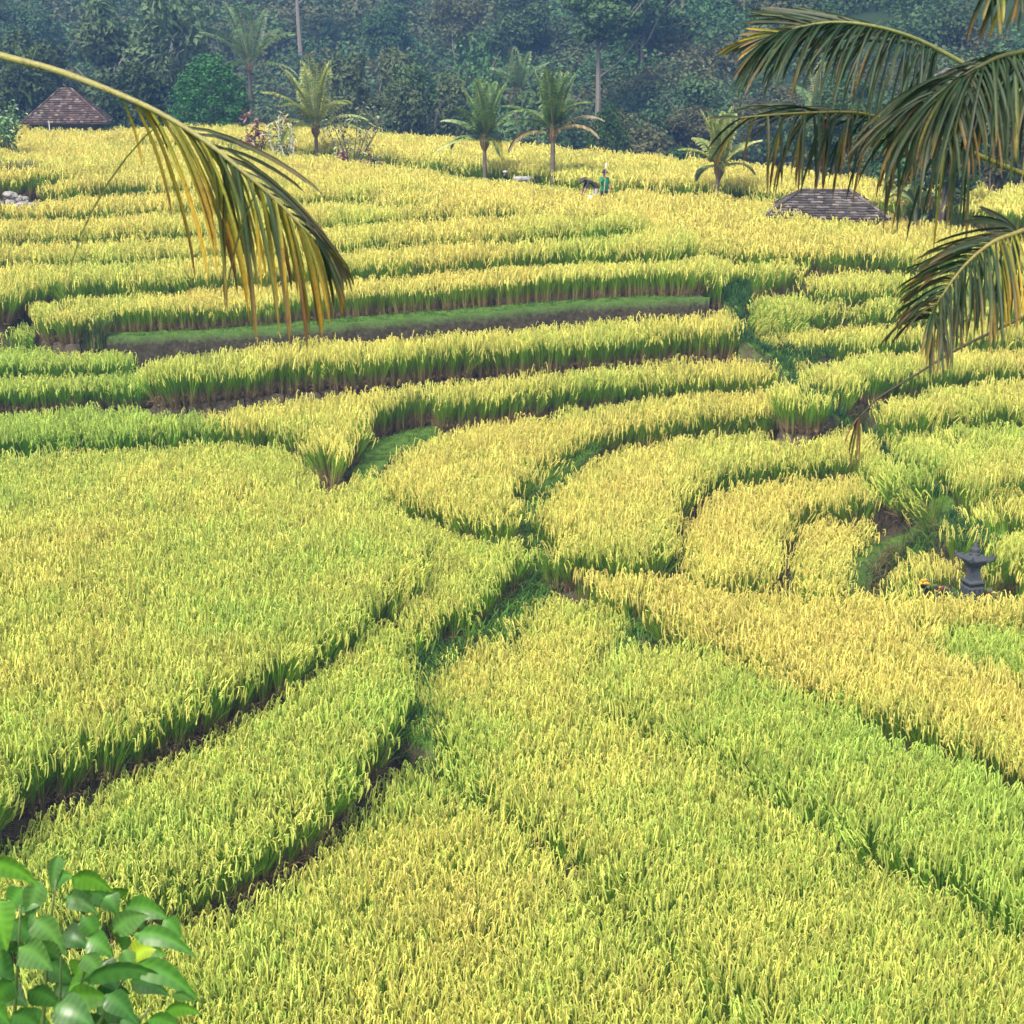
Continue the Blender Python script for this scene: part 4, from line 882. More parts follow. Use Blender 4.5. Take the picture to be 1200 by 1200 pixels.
# banana plants and trees right of the shingled hut
def banana(px, ybase, y, H, label, seed, n=8):
    rr = random.Random(seed); b = at_y(px, ybase, y); z0 = gz(b.x, y); e = empty('banana_plant', (b.x, y, z0), rr.uniform(0, 6), label, 'banana plant', 'banana plants by the shingled hut')
    m = MB(); m.tube([(0, 0, -.1), (.03, 0, H*.3), (.05, .03, H*.6)], [.14, .11, .07], 8, (.10, .11, .05)); m.build('stem', M['tint'], e)
    for i in range(n):
        a = i*2.4+rr.uniform(-.3, .3); d = Vector((math.cos(a), math.sin(a), 0)); s = Vector((-d.y, d.x, 0)); L = H*rr.uniform(.45, .62); el = rr.uniform(.5, 1.3); q = Vector((.05, .03, H*.58)); P = []; t = el
        for k in range(9):
            P.append(q.copy()); t2 = el-2.0*(k/8)**1.4*rr.uniform(.8, 1.1); q = q+(d*math.cos(t2)+Vector((0, 0, math.sin(t2))))*(L/8)
        mb = MB(); c = rr.choice([(.05, .13, .025), (.09, .20, .04), (.04, .09, .02)]); v = []; cc = []
        for k, p in enumerate(P):
            w = .24*H/3*[.08, .10, .7, 1, 1.05, 1, .85, .55, .05][k]; v += [p-s*w+Vector((0, 0, w*.35)), p, p+s*w+Vector((0, 0, w*.35))]; cc += [c, (.20, .24, .08), c]
        mb.add(v, [(3*k+j, 3*k+j+1, 3*k+j+4, 3*k+j+3) for k in range(8) for j in (0, 1)], cc); mb.build('leaf', M['palm'], e)
banana(1072, 262, 66.5, 3.2, 'tall banana plant just right of the shingled hut', 1); banana(1090, 262, 67.0, 2.3, 'shorter banana plant between the tall one and the dark tree', 2, 7); banana(1060, 258, 68.5, 2.2, 'low banana plant at the back corner of the shingled hut', 5, 7)
def thicket(px, ytop, ybase, y, wpx, label, kind, nm, seed):
    b = at_y(px, ybase, y); z0 = gz(b.x, y); H = at_y(px, ytop, y).z-z0; W = wpx/FPX*y/2; rr = random.Random(seed)
    e = empty(nm, (b.x, y, z0), 0, label, 'tree'); lb = [(rr.uniform(-.7, .7)*W, rr.uniform(-.6, .6)*W, H*rr.uniform(.5, .92), W*rr.uniform(.28, .5), W*rr.uniform(.28, .5), H*rr.uniform(.12, .2)) for _ in range(9)]
    link('crown', crown_mesh('crown', M[kind], lb, 1500, .22, seed), e); m = MB()
    for i in range(4):
        a = rr.uniform(-1, 1); m.tube([(a*.15, 0, -.1), (a*.3, .05, H*.4), (a*W*.8, rr.uniform(-.3, .3), H*.8)], [.10, .07, .03], 6)
    m.build('trunk', M['bark'], e); return e
thicket(1098, 152, 262, 66.3, 60, 'dark leafy tree right of the banana plants', 'leaf_b', 'leafy_tree', 3)
thicket(1122, 158, 258, 67.5, 50, 'second dark leafy tree, nearest the lower right palm frond', 'leaf_b', 'leafy_tree', 4)
thicket(1048, 165, 250, 72, 60, 'light leafy tree behind the right end of the shingled hut', 'leaf_a', 'leafy_tree', 5)
thicket(1160, 185, 262, 71, 36, 'thin leaning tree with a bare grey trunk at right', 'leaf_c', 'leafy_tree', 6)
blades('broad_leaf_plant', 1128, 244, 264, 65.5, 60, 'low broad leaved plants at the foot of the dark leafy trees', 'plant', [(.03, .08, .02), (.06, .13, .03)], 60, .16, 9, 1.2)
# white pole by the hut
b = at_y(957, 238, 73); m = MB(); zp = gz(b.x, 73); m.tube([(0, 0, -.2), (.02, 0, at_y(957, 188, 73).z-zp)], [.08, .065], 8, (.26, .28, .27))
o = m.build('pole', M['tint'], None, False, (b.x, 73, zp)); tag(o, 'pale upright pole behind the shingled hut', 'pole')
# ------------------------------------------------------------------ shrine
sy = 38.05; b = at_y(1139, 694, sy); zs = gz(b.x, sy); sh = empty('stone_shrine', (b.x, sy, zs), R(18), 'dark grey carved stone shrine with upturned roof corners in the rice', 'shrine'); px1 = sy/FPX*1.02
z0 = at_y(1139, 697, sy).z-zs; zt = at_y(1139, 633, sy).z-zs; hs = (zt-z0)
def Zs(f): return z0+hs*f
m = MB(); k = hs
m.lathe([(.19*k, -.1), (.19*k, Zs(.0)), (.19*k, Zs(.04)), (.17*k, Zs(.06)), (.20*k, Zs(.11)), (.21*k, Zs(.15)), (.17*k, Zs(.17)), (.18*k, Zs(.20)), (.22*k, Zs(.24)), (.22*k, Zs(.265)), (.16*k, Zs(.29))], 4, (0, 0, 0), 0)
for a in range(4):
    for t in (-1, 0, 1):
        an = a*math.pi/2; d = Vector((math.cos(an), math.sin(an), 0)); s = Vector((-d.y, d.x, 0)); p = d*.145*k+s*t*.10*k; m.box((p.x, p.y, Zs(.10)), (.05*k, .05*k, .10*k), Matrix.Rotation(an, 3, 'Z'), taper=.7)
m.build('plinth', M['stone'], sh)
m = MB(); m.lathe([(.145*k, Zs(.285)), (.13*k, Zs(.34)), (.115*k, Zs(.43)), (.115*k, Zs(.48)), (.13*k, Zs(.53)), (.16*k, Zs(.57))], 4); m.build('shaft', M['stone'], sh)
m = MB(); m.lathe([(.16*k, Zs(.56)), (.20*k, Zs(.585)), (.20*k, Zs(.61)), (.25*k, Zs(.64)), (.26*k, Zs(.67)), (.20*k, Zs(.72)), (.10*k, Zs(.76))], 4); m.build('cornice', M['stone'], sh)
for a in range(4):
    an = math.pi/4+a*math.pi/2; d = Vector((math.cos(an), math.sin(an), 0)); m = MB()
    m.tube([d*.17*k+Vector((0, 0, Zs(.66))), d*.25*k+Vector((0, 0, Zs(.67))), d*.31*k+Vector((0, 0, Zs(.70))), d*.335*k+Vector((0, 0, Zs(.75))), d*.31*k+Vector((0, 0, Zs(.775)))], [.05*k, .05*k, .04*k, .026*k, .008*k], 6)
    for t in (.2, .26): m.box((d.x*t*k, d.y*t*k, Zs(.72)), (.05*k, .05*k, .06*k), Matrix.Rotation(an, 3, 'Z'), taper=.4)
    m.build('roof_corner', M['stone'], sh)
m = MB(); m.lathe([(.11*k, Zs(.74)), (.085*k, Zs(.78)), (.075*k, Zs(.80)), (.095*k, Zs(.83)), (.08*k, Zs(.87)), (.045*k, Zs(.89)), (.05*k, Zs(.905)), (.02*k, Zs(.93)), (.016*k, Zs(.98)), (.004*k, Zs(1.05))], 10); m.build('finial', M['stone'], sh, True)
# marigold offerings
def flowers(px, py, wpx, hpx, label, seed, cols, n):
    rr = random.Random(seed); p = at_y(px, py+hpx/2, sy-.25); z0 = gz(p.x, sy-.25); e = empty('flower_bush', (p.x, sy-.25, z0), 0, label, 'flowers'); W = wpx/FPX*sy/2; H = at_y(px, py-hpx/2, sy-.25).z-z0; m = MB(); f = MB()
    for i in range(10):
        a = rr.uniform(-1, 1); m.tube([(a*W*.3, 0, 0), (a*W*.8, rr.uniform(-.1, .1), H*rr.uniform(.6, .9))], [.012, .006], 4, (.06, .10, .02))
    for i in range(50):
        q = Vector((rr.gauss(0, W*.5), rr.gauss(0, .12), H-rr.random()*.35)); d = Vector((rr.uniform(-1, 1), rr.uniform(-1, 1), rr.uniform(-.3, .5))).normalized(); u = d.orthogonal()*.05; m.add([q, q+d*.07+u, q+d*.15, q+d*.07-u], [(0, 1, 2, 3)], rr.choice([(.06, .025, .02), (.05, .08, .02), (.06, .10, .02)]))
    m.build('foliage', M['palm'], e)
    for i in range(n):
        q = Vector((rr.gauss(0, W*.35), rr.gauss(0, .07)-.05, H-rr.uniform(-.03, .12))); b_ = MB()
        for j in range(14):
            a = j*2.4; t = j/13; d = Vector((math.cos(a)*(1-t*.5), math.sin(a)*(1-t*.5), .3+t)).normalized(); s = Vector((-math.sin(a), math.cos(a), 0))*.02; b_.add([q, q+d*.035+s, q+d*.065, q+d*.035-s], [(0, 1, 2, 3)], rr.choice(cols))
        b_.build('flower', M['palm'], e)
YF = [(.85, .55, .02), (.8, .45, .01), (.85, .62, .05)]
flowers(1082, 688, 12, 14, 'bright yellow flower bush with dark red leaves left of the shrine', 1, YF, 16)
flowers(1101, 692, 8, 8, 'small yellow flowers midway between the flower bush and the shrine', 2, YF, 6)
flowers(1110, 692, 14, 8, 'dark red leafy tuft just left of the shrine base', 3, [(.09, .04, .03)], 2)
flowers(1163, 698, 14, 8, 'low yellow flowers just right of the shrine base', 4, YF, 8)
# ------------------------------------------------------------------ stake beside the footpath
p = at_z(586, 612, -13.2); z0 = gz(p.x, p.y); tp = at_y(586, 592, p.y).z-z0; e = empty('wooden_stake', (p.x, p.y, z0), 0, 'short wooden stake with a pale cap beside the green footpath', 'stake')
m = MB(); m.tube([(-.09, 0, -.1), (-.09, 0, tp*.98)], [.022, .018], 6, (.20, .15, .10)); m.tube([(.10, .02, -.1), (.08, .02, tp*.8)], [.016, .012], 6, (.25, .2, .13)); m.tube([(-.09, 0, tp*.93), (.12, .02, tp*.9)], [.014, .012], 6, (.2, .15, .1)); m.build('stick', M['tint'], e)
m = MB(); m.lathe([(.05, tp*.97), (.075, tp*.99), (.07, tp*1.02), (.03, tp*1.05)], 10, (.0, 0, 0), 0, (.75, .75, .72)); m.build('cap', M['tint'], e)
# ------------------------------------------------------------------ people
def body(name, joints, edges, rads, mat_col_fn, parent):
    """one continuous skinned figure"""
    me = bpy.data.meshes.new(name); me.from_pydata(joints, edges, []); o = link(name, me, parent)
    md = o.modifiers.new('skin', 'SKIN'); md.use_smooth_shade = True
    for i, r_ in enumerate(rads): me.skin_vertices[0].data[i].radius = (r_, r_*.85) if not hasattr(r_, '__len__') else r_
    me.skin_vertices[0].data[0].use_root = True
    sb = o.modifiers.new('sub', 'SUBSURF'); sb.levels = 2; sb.render_levels = 2
    dg = bpy.context.evaluated_depsgraph_get(); m2 = bpy.data.meshes.new_from_object(o.evaluated_get(dg)); o.modifiers.clear(); o.data = m2
    col = np.ones((len(m2.vertices), 4), np.float32)
    for i, v in enumerate(m2.vertices): col[i, :3] = mat_col_fn(v.co)
    a = m2.color_attributes.new('Col', 'FLOAT_COLOR', 'POINT'); a.data.foreach_set('color', col.ravel()); m2.materials.clear(); m2.materials.append(M['cloth']); return o
def hand(parent, c, d, side, skin=(.30, .18, .11)):
    m = MB(); d = Vector(d).normalized(); s = d.cross(Vector((0, 0, 1))); s = s.normalized() if s.length > .1 else Vector((1, 0, 0)); c = Vector(c); m.tube([c, c+d*.045, c+d*.085], [.022, .036, .032], 7, skin)
    for k, L in enumerate((.06, .072, .068, .052)):
        b = c+d*.08+s*(k-1.5)*.019; nn = Vector((0, 0, -.35)); m.tube([b, b+d*L*.5+nn*L*.2, b+(d*.8+nn).normalized()*L], [.0095, .009, .006], 5, skin)
    b = c+d*.03+s*side*.03; m.tube([b, b+d*.03+s*side*.03, b+d*.06+s*side*.035], [.011, .010, .007], 5, skin); m.build('hand', M['cloth'], parent)
SK = (.28, .17, .11)
py_ = 70.3
b = at_y(708, 240, py_); zp = gz(b.x, py_); ztop = at_y(708, 200.5, py_).z; Hh = max(1.45, min(1.75, ztop-zp)); zf = ztop-Hh
p2 = empty('person', (b.x, py_, zf), R(20), 'person in a green shirt and dark trousers holding up a pole in the golden field', 'person', 'people working in the top field'); q = Hh/1.65
J = [(0, 0, .93), (0, 0, 1.12), (0, 0, 1.32), (0, 0, 1.42), (0, -.01, 1.48), (0, -.02, 1.57), (.09, 0, .90), (.10, -.03, .48), (.10, 0, .07), (.10, -.13, .03), (-.09, 0, .90), (-.10, .05, .48), (-.10, .08, .07), (-.10, -.05, .03),
     (.16, 0, 1.36), (.21, -.02, 1.10), (.20, -.14, .90), (-.16, 0, 1.36), (-.22, -.16, 1.22), (-.14, -.30, 1.36)]
E = [(0, 1), (1, 2), (2, 3), (3, 4), (4, 5), (0, 6), (6, 7), (7, 8), (8, 9), (0, 10), (10, 11), (11, 12), (12, 13), (2, 14), (14, 15), (15, 16), (2, 17), (17, 18), (18, 19)]
Rd = [(.15, .11), (.14, .10), (.16, .11), .07, .055, (.085, .10), .10, .07, .045, .04, .10, .07, .045, .04, .065, .05, .035, .065, .05, .035]
def c2(v):
    z = v.z/q
    if z > 1.43: return SK
    if abs(v.x) > .16*q and z < 1.14 and z > .86: return SK
    return (.02, .16, .075) if z > .88 else (.02, .02, .025)
body('body', [tuple(x*q for x in j) for j in J], E, [tuple(x*q for x in r_) if hasattr(r_, '__len__') else r_*q for r_ in Rd], c2, p2)
hand(p2, Vector((.20, -.14, .90))*q, (0, -.3, -1), 1); hand(p2, Vector((-.14, -.30, 1.36))*q, (.2, -.4, 1), -1)
m = MB(); m.lathe([(.085, 1.56*q), (.112, 1.60*q), (.105, 1.66*q), (.06, 1.71*q), (.01, 1.72*q)], 10, (0, -.01, 0), 0, (.03, .03, .04)); m.lathe([(.19, 1.585*q), (.105, 1.60*q), (.1, 1.605*q)], 12, (0, -.02, 0), 0, (.03, .03, .04)); m.build('hat', M['cloth'], p2, True)
for sx in (-1, 1):
    m = MB(); m.lathe([(.004, -.008), (.012, 0), (.004, .008)], 6, (sx*.032, -.118, 1.575*q), 0, (.03, .02, .02)); m.build('eye', M['cloth'], p2)
m = MB(); m.tube([(0, -.112, 1.57*q), (0, -.138, 1.54*q), (0, -.115, 1.53*q)], [.01, .014, .008], 5, SK); m.box((0, -.112, 1.505*q), (.045, .01, .012), None, (.22, .09, .07)); m.build('face', M['cloth'], p2)
pt = at_y(711, 193, py_-.2); hw = p2.matrix_basis @ Vector((-.13*q, -.36*q, 1.42*q)); hw = Vector((b.x, py_, zf))+Matrix.Rotation(R(20), 3, 'Z') @ Vector((-.12, -.36, 1.42))*q
m = MB(); d = (Vector(pt)-hw).normalized(); m.tube([hw-d*.7, hw, hw+d*.75], [.016, .015, .012], 6, (.30, .24, .16)); o = m.build('harvest_pole', M['tint']); tag(o, 'thin pole with a pale end held up by the person in green', 'pole')
m = MB(); t_ = hw+d*.45; m.add([t_, t_+d*.22, t_+d*.2+Vector((-.07, .02, -.05)), t_+Vector((-.05, -.02, -.06))], [(0, 1, 2, 3)], (.5, .49, .47)); m.build('pale_rag', M['tint'], o)
b = at_y(697, 240, py_+.25); zp = gz(b.x, py_+.25); zt_ = at_y(698, 207, py_+.25).z
p1 = empty('person', (b.x, py_+.25, zt_-1.30), R(-75), 'person in dark clothes bending over a white sack in the golden field', 'person', 'people working in the top field')
J = [(0, .05, .88), (0, -.12, 1.04), (0, -.32, 1.14), (0, -.42, 1.15), (0, -.48, 1.14), (0, -.58, 1.10), (.09, .06, .84), (.10, .0, .46), (.10, .06, .07), (.10, -.08, .03), (-.09, .06, .84), (-.10, -.02, .46), (-.10, .06, .07), (-.10, -.08, .03),
     (.16, -.34, 1.10), (.18, -.44, .84), (.12, -.52, .62), (-.16, -.34, 1.10), (-.18, -.46, .84), (-.12, -.54, .62)]
def c1(v):
    if v.y < -.47: return SK if v.z < 1.12 else (.03, .02, .02)
    if v.z < .7 and v.y < -.35: return SK
    return (.035, .03, .035) if v.z > .80 else (.30, .30, .31)
body('body', J, E, Rd, c1, p1); hand(p1, (.12, -.52, .62), (0, -.3, -1), -1); hand(p1, (-.12, -.54, .62), (0, -.3, -1), 1)
m = MB(); m.lathe([(.21, 0), (.12, .06), (.03, .13), (.004, .14)], 12, (0, 0, 0), 0, (.05, .04, .04)); o = m.build('hat', M['cloth'], p1, True, (0, -.57, 1.14)); o.rotation_euler = (R(50), 0, 0)
b2 = at_y(692, 224, py_-.05); m = MB(); m.lathe([(.05, 0), (.19, .05), (.23, .25), (.20, .48), (.10, .60), (.07, .64), (.12, .70)], 12, (0, 0, 0), 0, (.62, .66, .72)); o = m.build('sack', M['cloth'], None, True, (b2.x, py_-.05, gz(b2.x, py_-.05)+.62)); tag(o, 'white sack beside the person in dark clothes', 'sack')
m = MB(); m.lathe([(.25, -.02), (.24, .3), (.22, .62)], 10, (0, 0, 0), 0, (.3, .25, .15)); m.build('straw_bale', M['cloth'], o, False, (0, 0, -.62))
# crouched person, white sacks and grey bin between the palms
y3 = 78.5; b = at_y(588, 213, y3); zt_ = at_y(588, 199.5, y3).z
p3 = empty('person', (b.x, y3, zt_-.95), R(60), 'person in dark clothes and pale cap sitting on the bund between the two palms', 'person', 'people working in the top field')
J = [(0, .0, .22), (0, -.05, .42), (0, -.12, .62), (0, -.15, .70), (0, -.17, .75), (0, -.19, .83), (.09, -.05, .20), (.14, -.36, .42), (.13, -.34, .05), (.13, -.47, .03), (-.09, -.05, .20), (-.14, -.36, .42), (-.13, -.34, .05), (-.13, -.47, .03),
     (.16, -.12, .62), (.20, -.26, .46), (.12, -.42, .46), (-.16, -.12, .62), (-.20, -.26, .46), (-.12, -.42, .46)]
body('body', J, E, Rd, lambda v: SK if v.z > .72 or (v.y < -.40 and .40 < v.z < .5) else (.02, .035, .03), p3); hand(p3, (.12, -.42, .46), (-.3, -1, -.3), -1); hand(p3, (-.12, -.42, .46), (.3, -1, -.3), 1)
m = MB(); m.lathe([(.10, 0), (.11, .04), (.08, .09), (.01, .11)], 10, (0, -.18, .85), 0, (.7, .72, .7)); m.build('cap', M['cloth'], p3, True)
m = MB(); m.box((0, .02, .02), (.5, .45, .30), None, (.09, .07, .05)); m.build('earth_seat', M['tint'], p3)
for i, (px, zz, lab) in enumerate(((609, 0, 'white filled sack lying on the bund, left one of two'), (618, 0, 'white filled sack lying on the bund, next to the grey bin'))):
    b = at_y(px, 210, y3-.2); mb = MB(); n = 10; pts = [Vector((-.36+.72*k/n, 0, 0)) for k in range(n+1)]; mb.tube(pts, [.03, .08, .11, .12, .125, .13, .125, .12, .11, .08, .04], 10, (.30, .31, .33)); o = mb.build('sack', M['cloth'], None, True, (b.x, y3-.2, b.z+.02)); o.rotation_euler = (0, 0, .1*i); tag(o, lab, 'sack', 'sacks on the bund')
    m = MB(); m.box((0, .02, -.36), (.66, .4, .44), None, (.09, .08, .05)); m.build('earth_mound', M['tint'], o)
b = at_y(629, 212, y3-.1); zb_ = gz(b.x, y3-.1); m = MB(); zt_ = at_y(629, 206.5, y3-.1).z-zb_; m.lathe([(.16, 0), (.17, zt_*.5), (.21, zt_)], 4, (0, 0, 0), 0, (.07, .08, .085)); e = m.build('grey_bin', M['tint'], None, False, (b.x, y3-.1, zb_)); e.rotation_euler = (0, 0, .2); tag(e, 'dark grey square bin with a pale lid beside the white sacks', 'bin')
m = MB(); m.lathe([(.27, zt_+.003), (.28, zt_+.06), (.24, zt_+.07)], 4, (0, 0, 0), 0, (.25, .29, .28)); m.build('lid', M['tint'], e)
# ------------------------------------------------------------------ coconut fronds hanging in from overhead, a few metres from the viewer
def near_frond(label, rach, leaves, seed, rcol=((.20, .20, .06), (.10, .11, .03)), rrad=(.020, .004), lw=.045, cat='palm frond', name='palm_frond'):
    """rach: [(px, py, dist)], leaves: [(t, tipdx, tipdy, dd, bend, palette, width)] tips relative to base in picture units at that distance"""
    rr = random.Random(seed); pts = [at_y(*p) for p in rach]; C = catmull(np.array([tuple(p) for p in pts]), False, 6); C = [Vector(p) for p in C]
    o0 = C[0]; e = empty(name, o0, 0, label, cat, 'palm fronds hanging into view'); n = len(C); L = [p-o0 for p in C]
    m = MB(); rad = [rrad[0]+(rrad[1]-rrad[0])*(k/(n-1)) for k in range(n)]; 
    m.tube(L, rad, 8, rcol[0]); m.build('rachis', M['frond'], e, True)
    for (t, dx, dy, dd, bend, pal, wk) in leaves:
        f = t*(n-1); k = min(int(f), n-2); b = L[k].lerp(L[k+1], f-k); yb = b.y+o0.y; tan = (L[k+1]-L[k]).normalized()
        s = yb/FPX; d = Vector((dx*s, dd, -dy*s)); ln = d.length
        # curve: leaves the rachis along 'bend' (a lift against gravity), hangs to the tip
        up = Vector((0, 0, 1)); P = []
        for j in range(8):
            u = j/7; v_ = 1-(1-u)**(1.5 if abs(dy) > 1.2*abs(dx) else 1.2); P.append(b+Vector((d.x*v_, d.y*v_, d.z*u**1.12))+up*(bend*ln*math.sin(math.pi*u**.7)*.45))
        sd_ = Vector((0, 1, 0)).cross(d).normalized(); tw = rr.uniform(-.9, .9); nv = sd_.cross(d.normalized()); w = lw*wk*rr.uniform(.85, 1.15)
        v = []; c = []; g, tipc = pal; br = rr.uniform(.7, 1.3); dead = rr.uniform(.55, .95)
        for j, p in enumerate(P):
            u = j/7; ww = w*(.45+.75*math.sin(math.pi*min(1, u*.8+.12)))*(1 if u < .9 else .15)*(1 if u < .99 else .1)
            a = tw*(1-u*.3); x = (sd_*math.cos(a)+nv*math.sin(a))*ww*.5; y = (nv*math.cos(a)-sd_*math.sin(a))*ww*.16
            kk = min(1, max(0, (u-dead+.25)/.3)); col = tuple((g[i]*(1-kk)+tipc[i]*kk)*br for i in range(3)); mid = tuple(q*1.25 for q in col)
            v += [p-x+y, p, p+x+y]; c += [col, mid, col]
        mb = MB(); mb.add(v, [(3*j+i, 3*j+i+1, 3*j+i+4, 3*j+i+3) for j in range(7) for i in (0, 1)], c); mb.build('leaflet', M['frond'], e)
    return e
G = ((.009, .027, .008), (.024, .04, .012)); GB = ((.016, .034, .010), (.11, .07, .02)); Y = ((.13, .135, .012), (.25, .16, .012)); YB = ((.15, .125, .010), (.09, .045, .012)); B = ((.10, .065, .025), (.13, .075, .03)); GR = ((.035, .048, .028), (.07, .065, .035))  # dark green G has the shade over the right-hand fronds put into its colour
rr = random.Random(31)
# A: the big yellowing frond at the left
lv = []
TL = [(.30, 20, 92), (.325, 36, 160), (.345, 42, 225), (.37, 55, 215), (.39, 60, 235), (.405, 58, 190), (.42, 66, 240), (.44, 58, 190), (.46, 62, 225), (.48, 56, 250), (.49, 40, 170), (.52, 10, 235), (.54, 44, 190), (.555, 25, 215), (.565, -10, 205), (.585, 20, 250), (.60, 12, 230), (.62, 34, 215), (.64, 10, 150), (.66, 12, 190), (.68, 24, 200), (.70, 18, 175), (.72, 22, 190), (.74, 26, 170), (.755, 20, 185), (.775, 26, 160), (.79, 18, 150), (.81, 26, 150), (.83, 18, 130), (.85, 24, 120), (.87, 20, 110), (.885, 22, 105), (.90, 18, 95), (.92, 18, 80)]
for t, dx, dy in [(.338+(t-.30)*1.05, dx, dy*.88) for t, dx, dy in TL]+[(t+.01, dx+rr.uniform(-6, 14), dy*rr.uniform(.6, 1)) for t, dx, dy in [(.338+(t-.30)*1.05, dx, dy*.88) for t, dx, dy in TL[1::2]]]:
    lv.append((t, dx+rr.uniform(-5, 5), dy*rr.uniform(.94, 1.06), rr.uniform(-.12, .12), rr.uniform(.02, .10), rr.choice([Y, Y, YB, GB, Y]) if t < .55 or t > .68 else rr.choice([GB, ((.045, .065, .012), (.13, .11, .02))]), rr.uniform(.75, 1.15)))
    if rr.random() < .35: lv.append((t+.008, dx*rr.uniform(.5, 1.2)+4, dy*rr.uniform(.55, .85), .15, .04, rr.choice([Y, YB, Y]), .8))
for t, dx, dy in ((.50, 190, 95), (.53, 145, 70), (.56, 175, 145), (.58, 120, 65), (.60, 180, 170), (.62, 150, 200), (.66, 135, 165), (.70, 120, 160), (.74, 110, 155), (.78, 90, 130), (.82, 75, 110), (.86, 60, 95), (.9, 45, 80), (.95, 25, 60), (.98, 12, 45)):
    lv.append((t, dx*.82, dy*.88, rr.uniform(.05, .3), .09, rr.choice([GR, ((.06, .075, .04), (.14, .12, .06)), GR]), rr.uniform(.8, 1.1)))
lv.append((.46, -115, 190, -.2, .04, ((.10, .12, .02), (.16, .15, .04)), .55)); lv.append((.72, -40, 140, -.15, .04, ((.06, .075, .015), (.12, .1, .03)), .6))
near_frond('large drooping frond with yellowing leaflets hanging across the upper left', [(-60, 48, 7.4), (0, 65, 7.3), (70, 84, 7.2), (138, 110, 7.05), (190, 134, 7.0), (240, 165, 6.95), (285, 201, 6.9), (325, 236, 6.9), (356, 268, 6.9), (378, 292, 6.95)], lv, 1, ((.24, .23, .08), (.1, .1, .03)), (.018, .004), .015)
# B: upper right frond pointing left
lv = []
for i in range(84):
    t = .40+.60*i/83; k = (i/83)
    lv.append((t, -24-38*k+rr.uniform(-18, 18), (88-30*k)*rr.uniform(.7, 1.3), rr.uniform(-.3, .1), .10, rr.choice([G, G, G, G, G, GB]), 1))
    if i % 2 == 0 and k > .25: lv.append((t, -62-10*k+rr.uniform(-6, 6), 45-20*k+rr.uniform(-8, 8), .1, .12, rr.choice([G, G, GB, Y if k > .6 else G]), .95))
    if i % 3 != 1 and k < .8: lv.append((t, -95+30*k+rr.uniform(-14, 14), -18+14*k+rr.uniform(-10, 8), rr.uniform(.1, .35), .10, rr.choice([G, G, GR]), .9))
for k in range(6): lv.append((.97+.005*k, -45+rr.uniform(-6, 3), -4+k*7, 0, .03, rr.choice([Y, GB]), .8))
near_frond('dark green frond pointing left across the top right of the view', [(1240, 125, 8.9), (1190, 106, 8.8), (1153, 88, 8.75), (1112, 65, 8.7), (1067, 43, 8.6), (1020, 30, 8.5), (978, 26, 8.45), (940, 31, 8.4), (912, 39, 8.4)], lv, 2, ((.20, .22, .07), (.1, .1, .03)), (.018, .003), .0135)
# C: frond with hanging brown-tipped leaflets below it
lv = []
for i in range(84):
    t = .34+.66*i/83; k = i/83; big = 105-35*k
    lv.append((t, rr.uniform(-42, 14)-14*k, big*rr.uniform(.5, 1.2), rr.uniform(-.25, .15), .14, rr.choice([G, G, G, GB, ((.04, .045, .015), (.13, .075, .02))]), .95)) if k < .72 or i % 4 == 0 else None
    if i % 2 and k < .8: lv.append((t, -50-10*k+rr.uniform(-15, 10), rr.uniform(-5, 34), rr.uniform(.0, .3), .22, rr.choice([G, GR, G]), .8))
for t, dx, dy, pal in ((.50, -22, 120, GB), (.53, 8, 128, G), (.40, -6, 130, Y), (.66, -14, 100, YB), (.72, -10, 90, B), (.80, -5, 85, YB), (.86, -14, 88, YB), (.97, -35, 60, YB), (.95, -10, 55, YB), (.99, -40, 2, GR)): lv.append((t, dx, dy, 0, .06, pal, 1.0))
near_frond('frond with hanging brown-tipped leaflets over the young palm at right', [(1290, 240, 9.6), (1220, 212, 9.5), (1170, 192, 9.4), (1120, 170, 9.3), (1065, 148, 9.2), (1010, 133, 9.1), (960, 132, 9.0), (915, 134, 9.0), (868, 138, 9.0)], lv, 3, ((.16, .15, .03), (.09, .09, .03)), (.018, .004), .015)
# D: the broad hanging frond at the right edge
lv = []
for i in range(110):
    t = .22+.78*i/109; k = i/109
    lv.append((t, -22-24*k+rr.uniform(-34, 26), (135-45*k)*rr.uniform(.6, 1.22), rr.uniform(-.3, .2), .10, rr.choice([G, G, G, G, G, GB, G, ((.028, .048, .012), (.12, .11, .02))]), 1))
    if i % 2: lv.append((t, -65-20*k+rr.uniform(-15, 10), (95-20*k)*rr.uniform(.8, 1.1), rr.uniform(0, .35), .24, rr.choice([GR, G, GR]), .85))
    if i % 4 == 0: lv.append((t, 14+rr.uniform(-8, 10), (125-40*k)*rr.uniform(.7, 1.2), -.2, .05, rr.choice([G, GB]), .9))
near_frond('broad dark frond hanging down like a curtain at the right edge', [(1330, 40, 7.2), (1270, 44, 7.1), (1215, 58, 7.0), (1175, 66, 6.95), (1145, 80, 6.9), (1120, 96, 6.9), (1098, 120, 6.9)], lv, 4, ((.06, .07, .02), (.05, .06, .02)), (.018, .004), .0135)
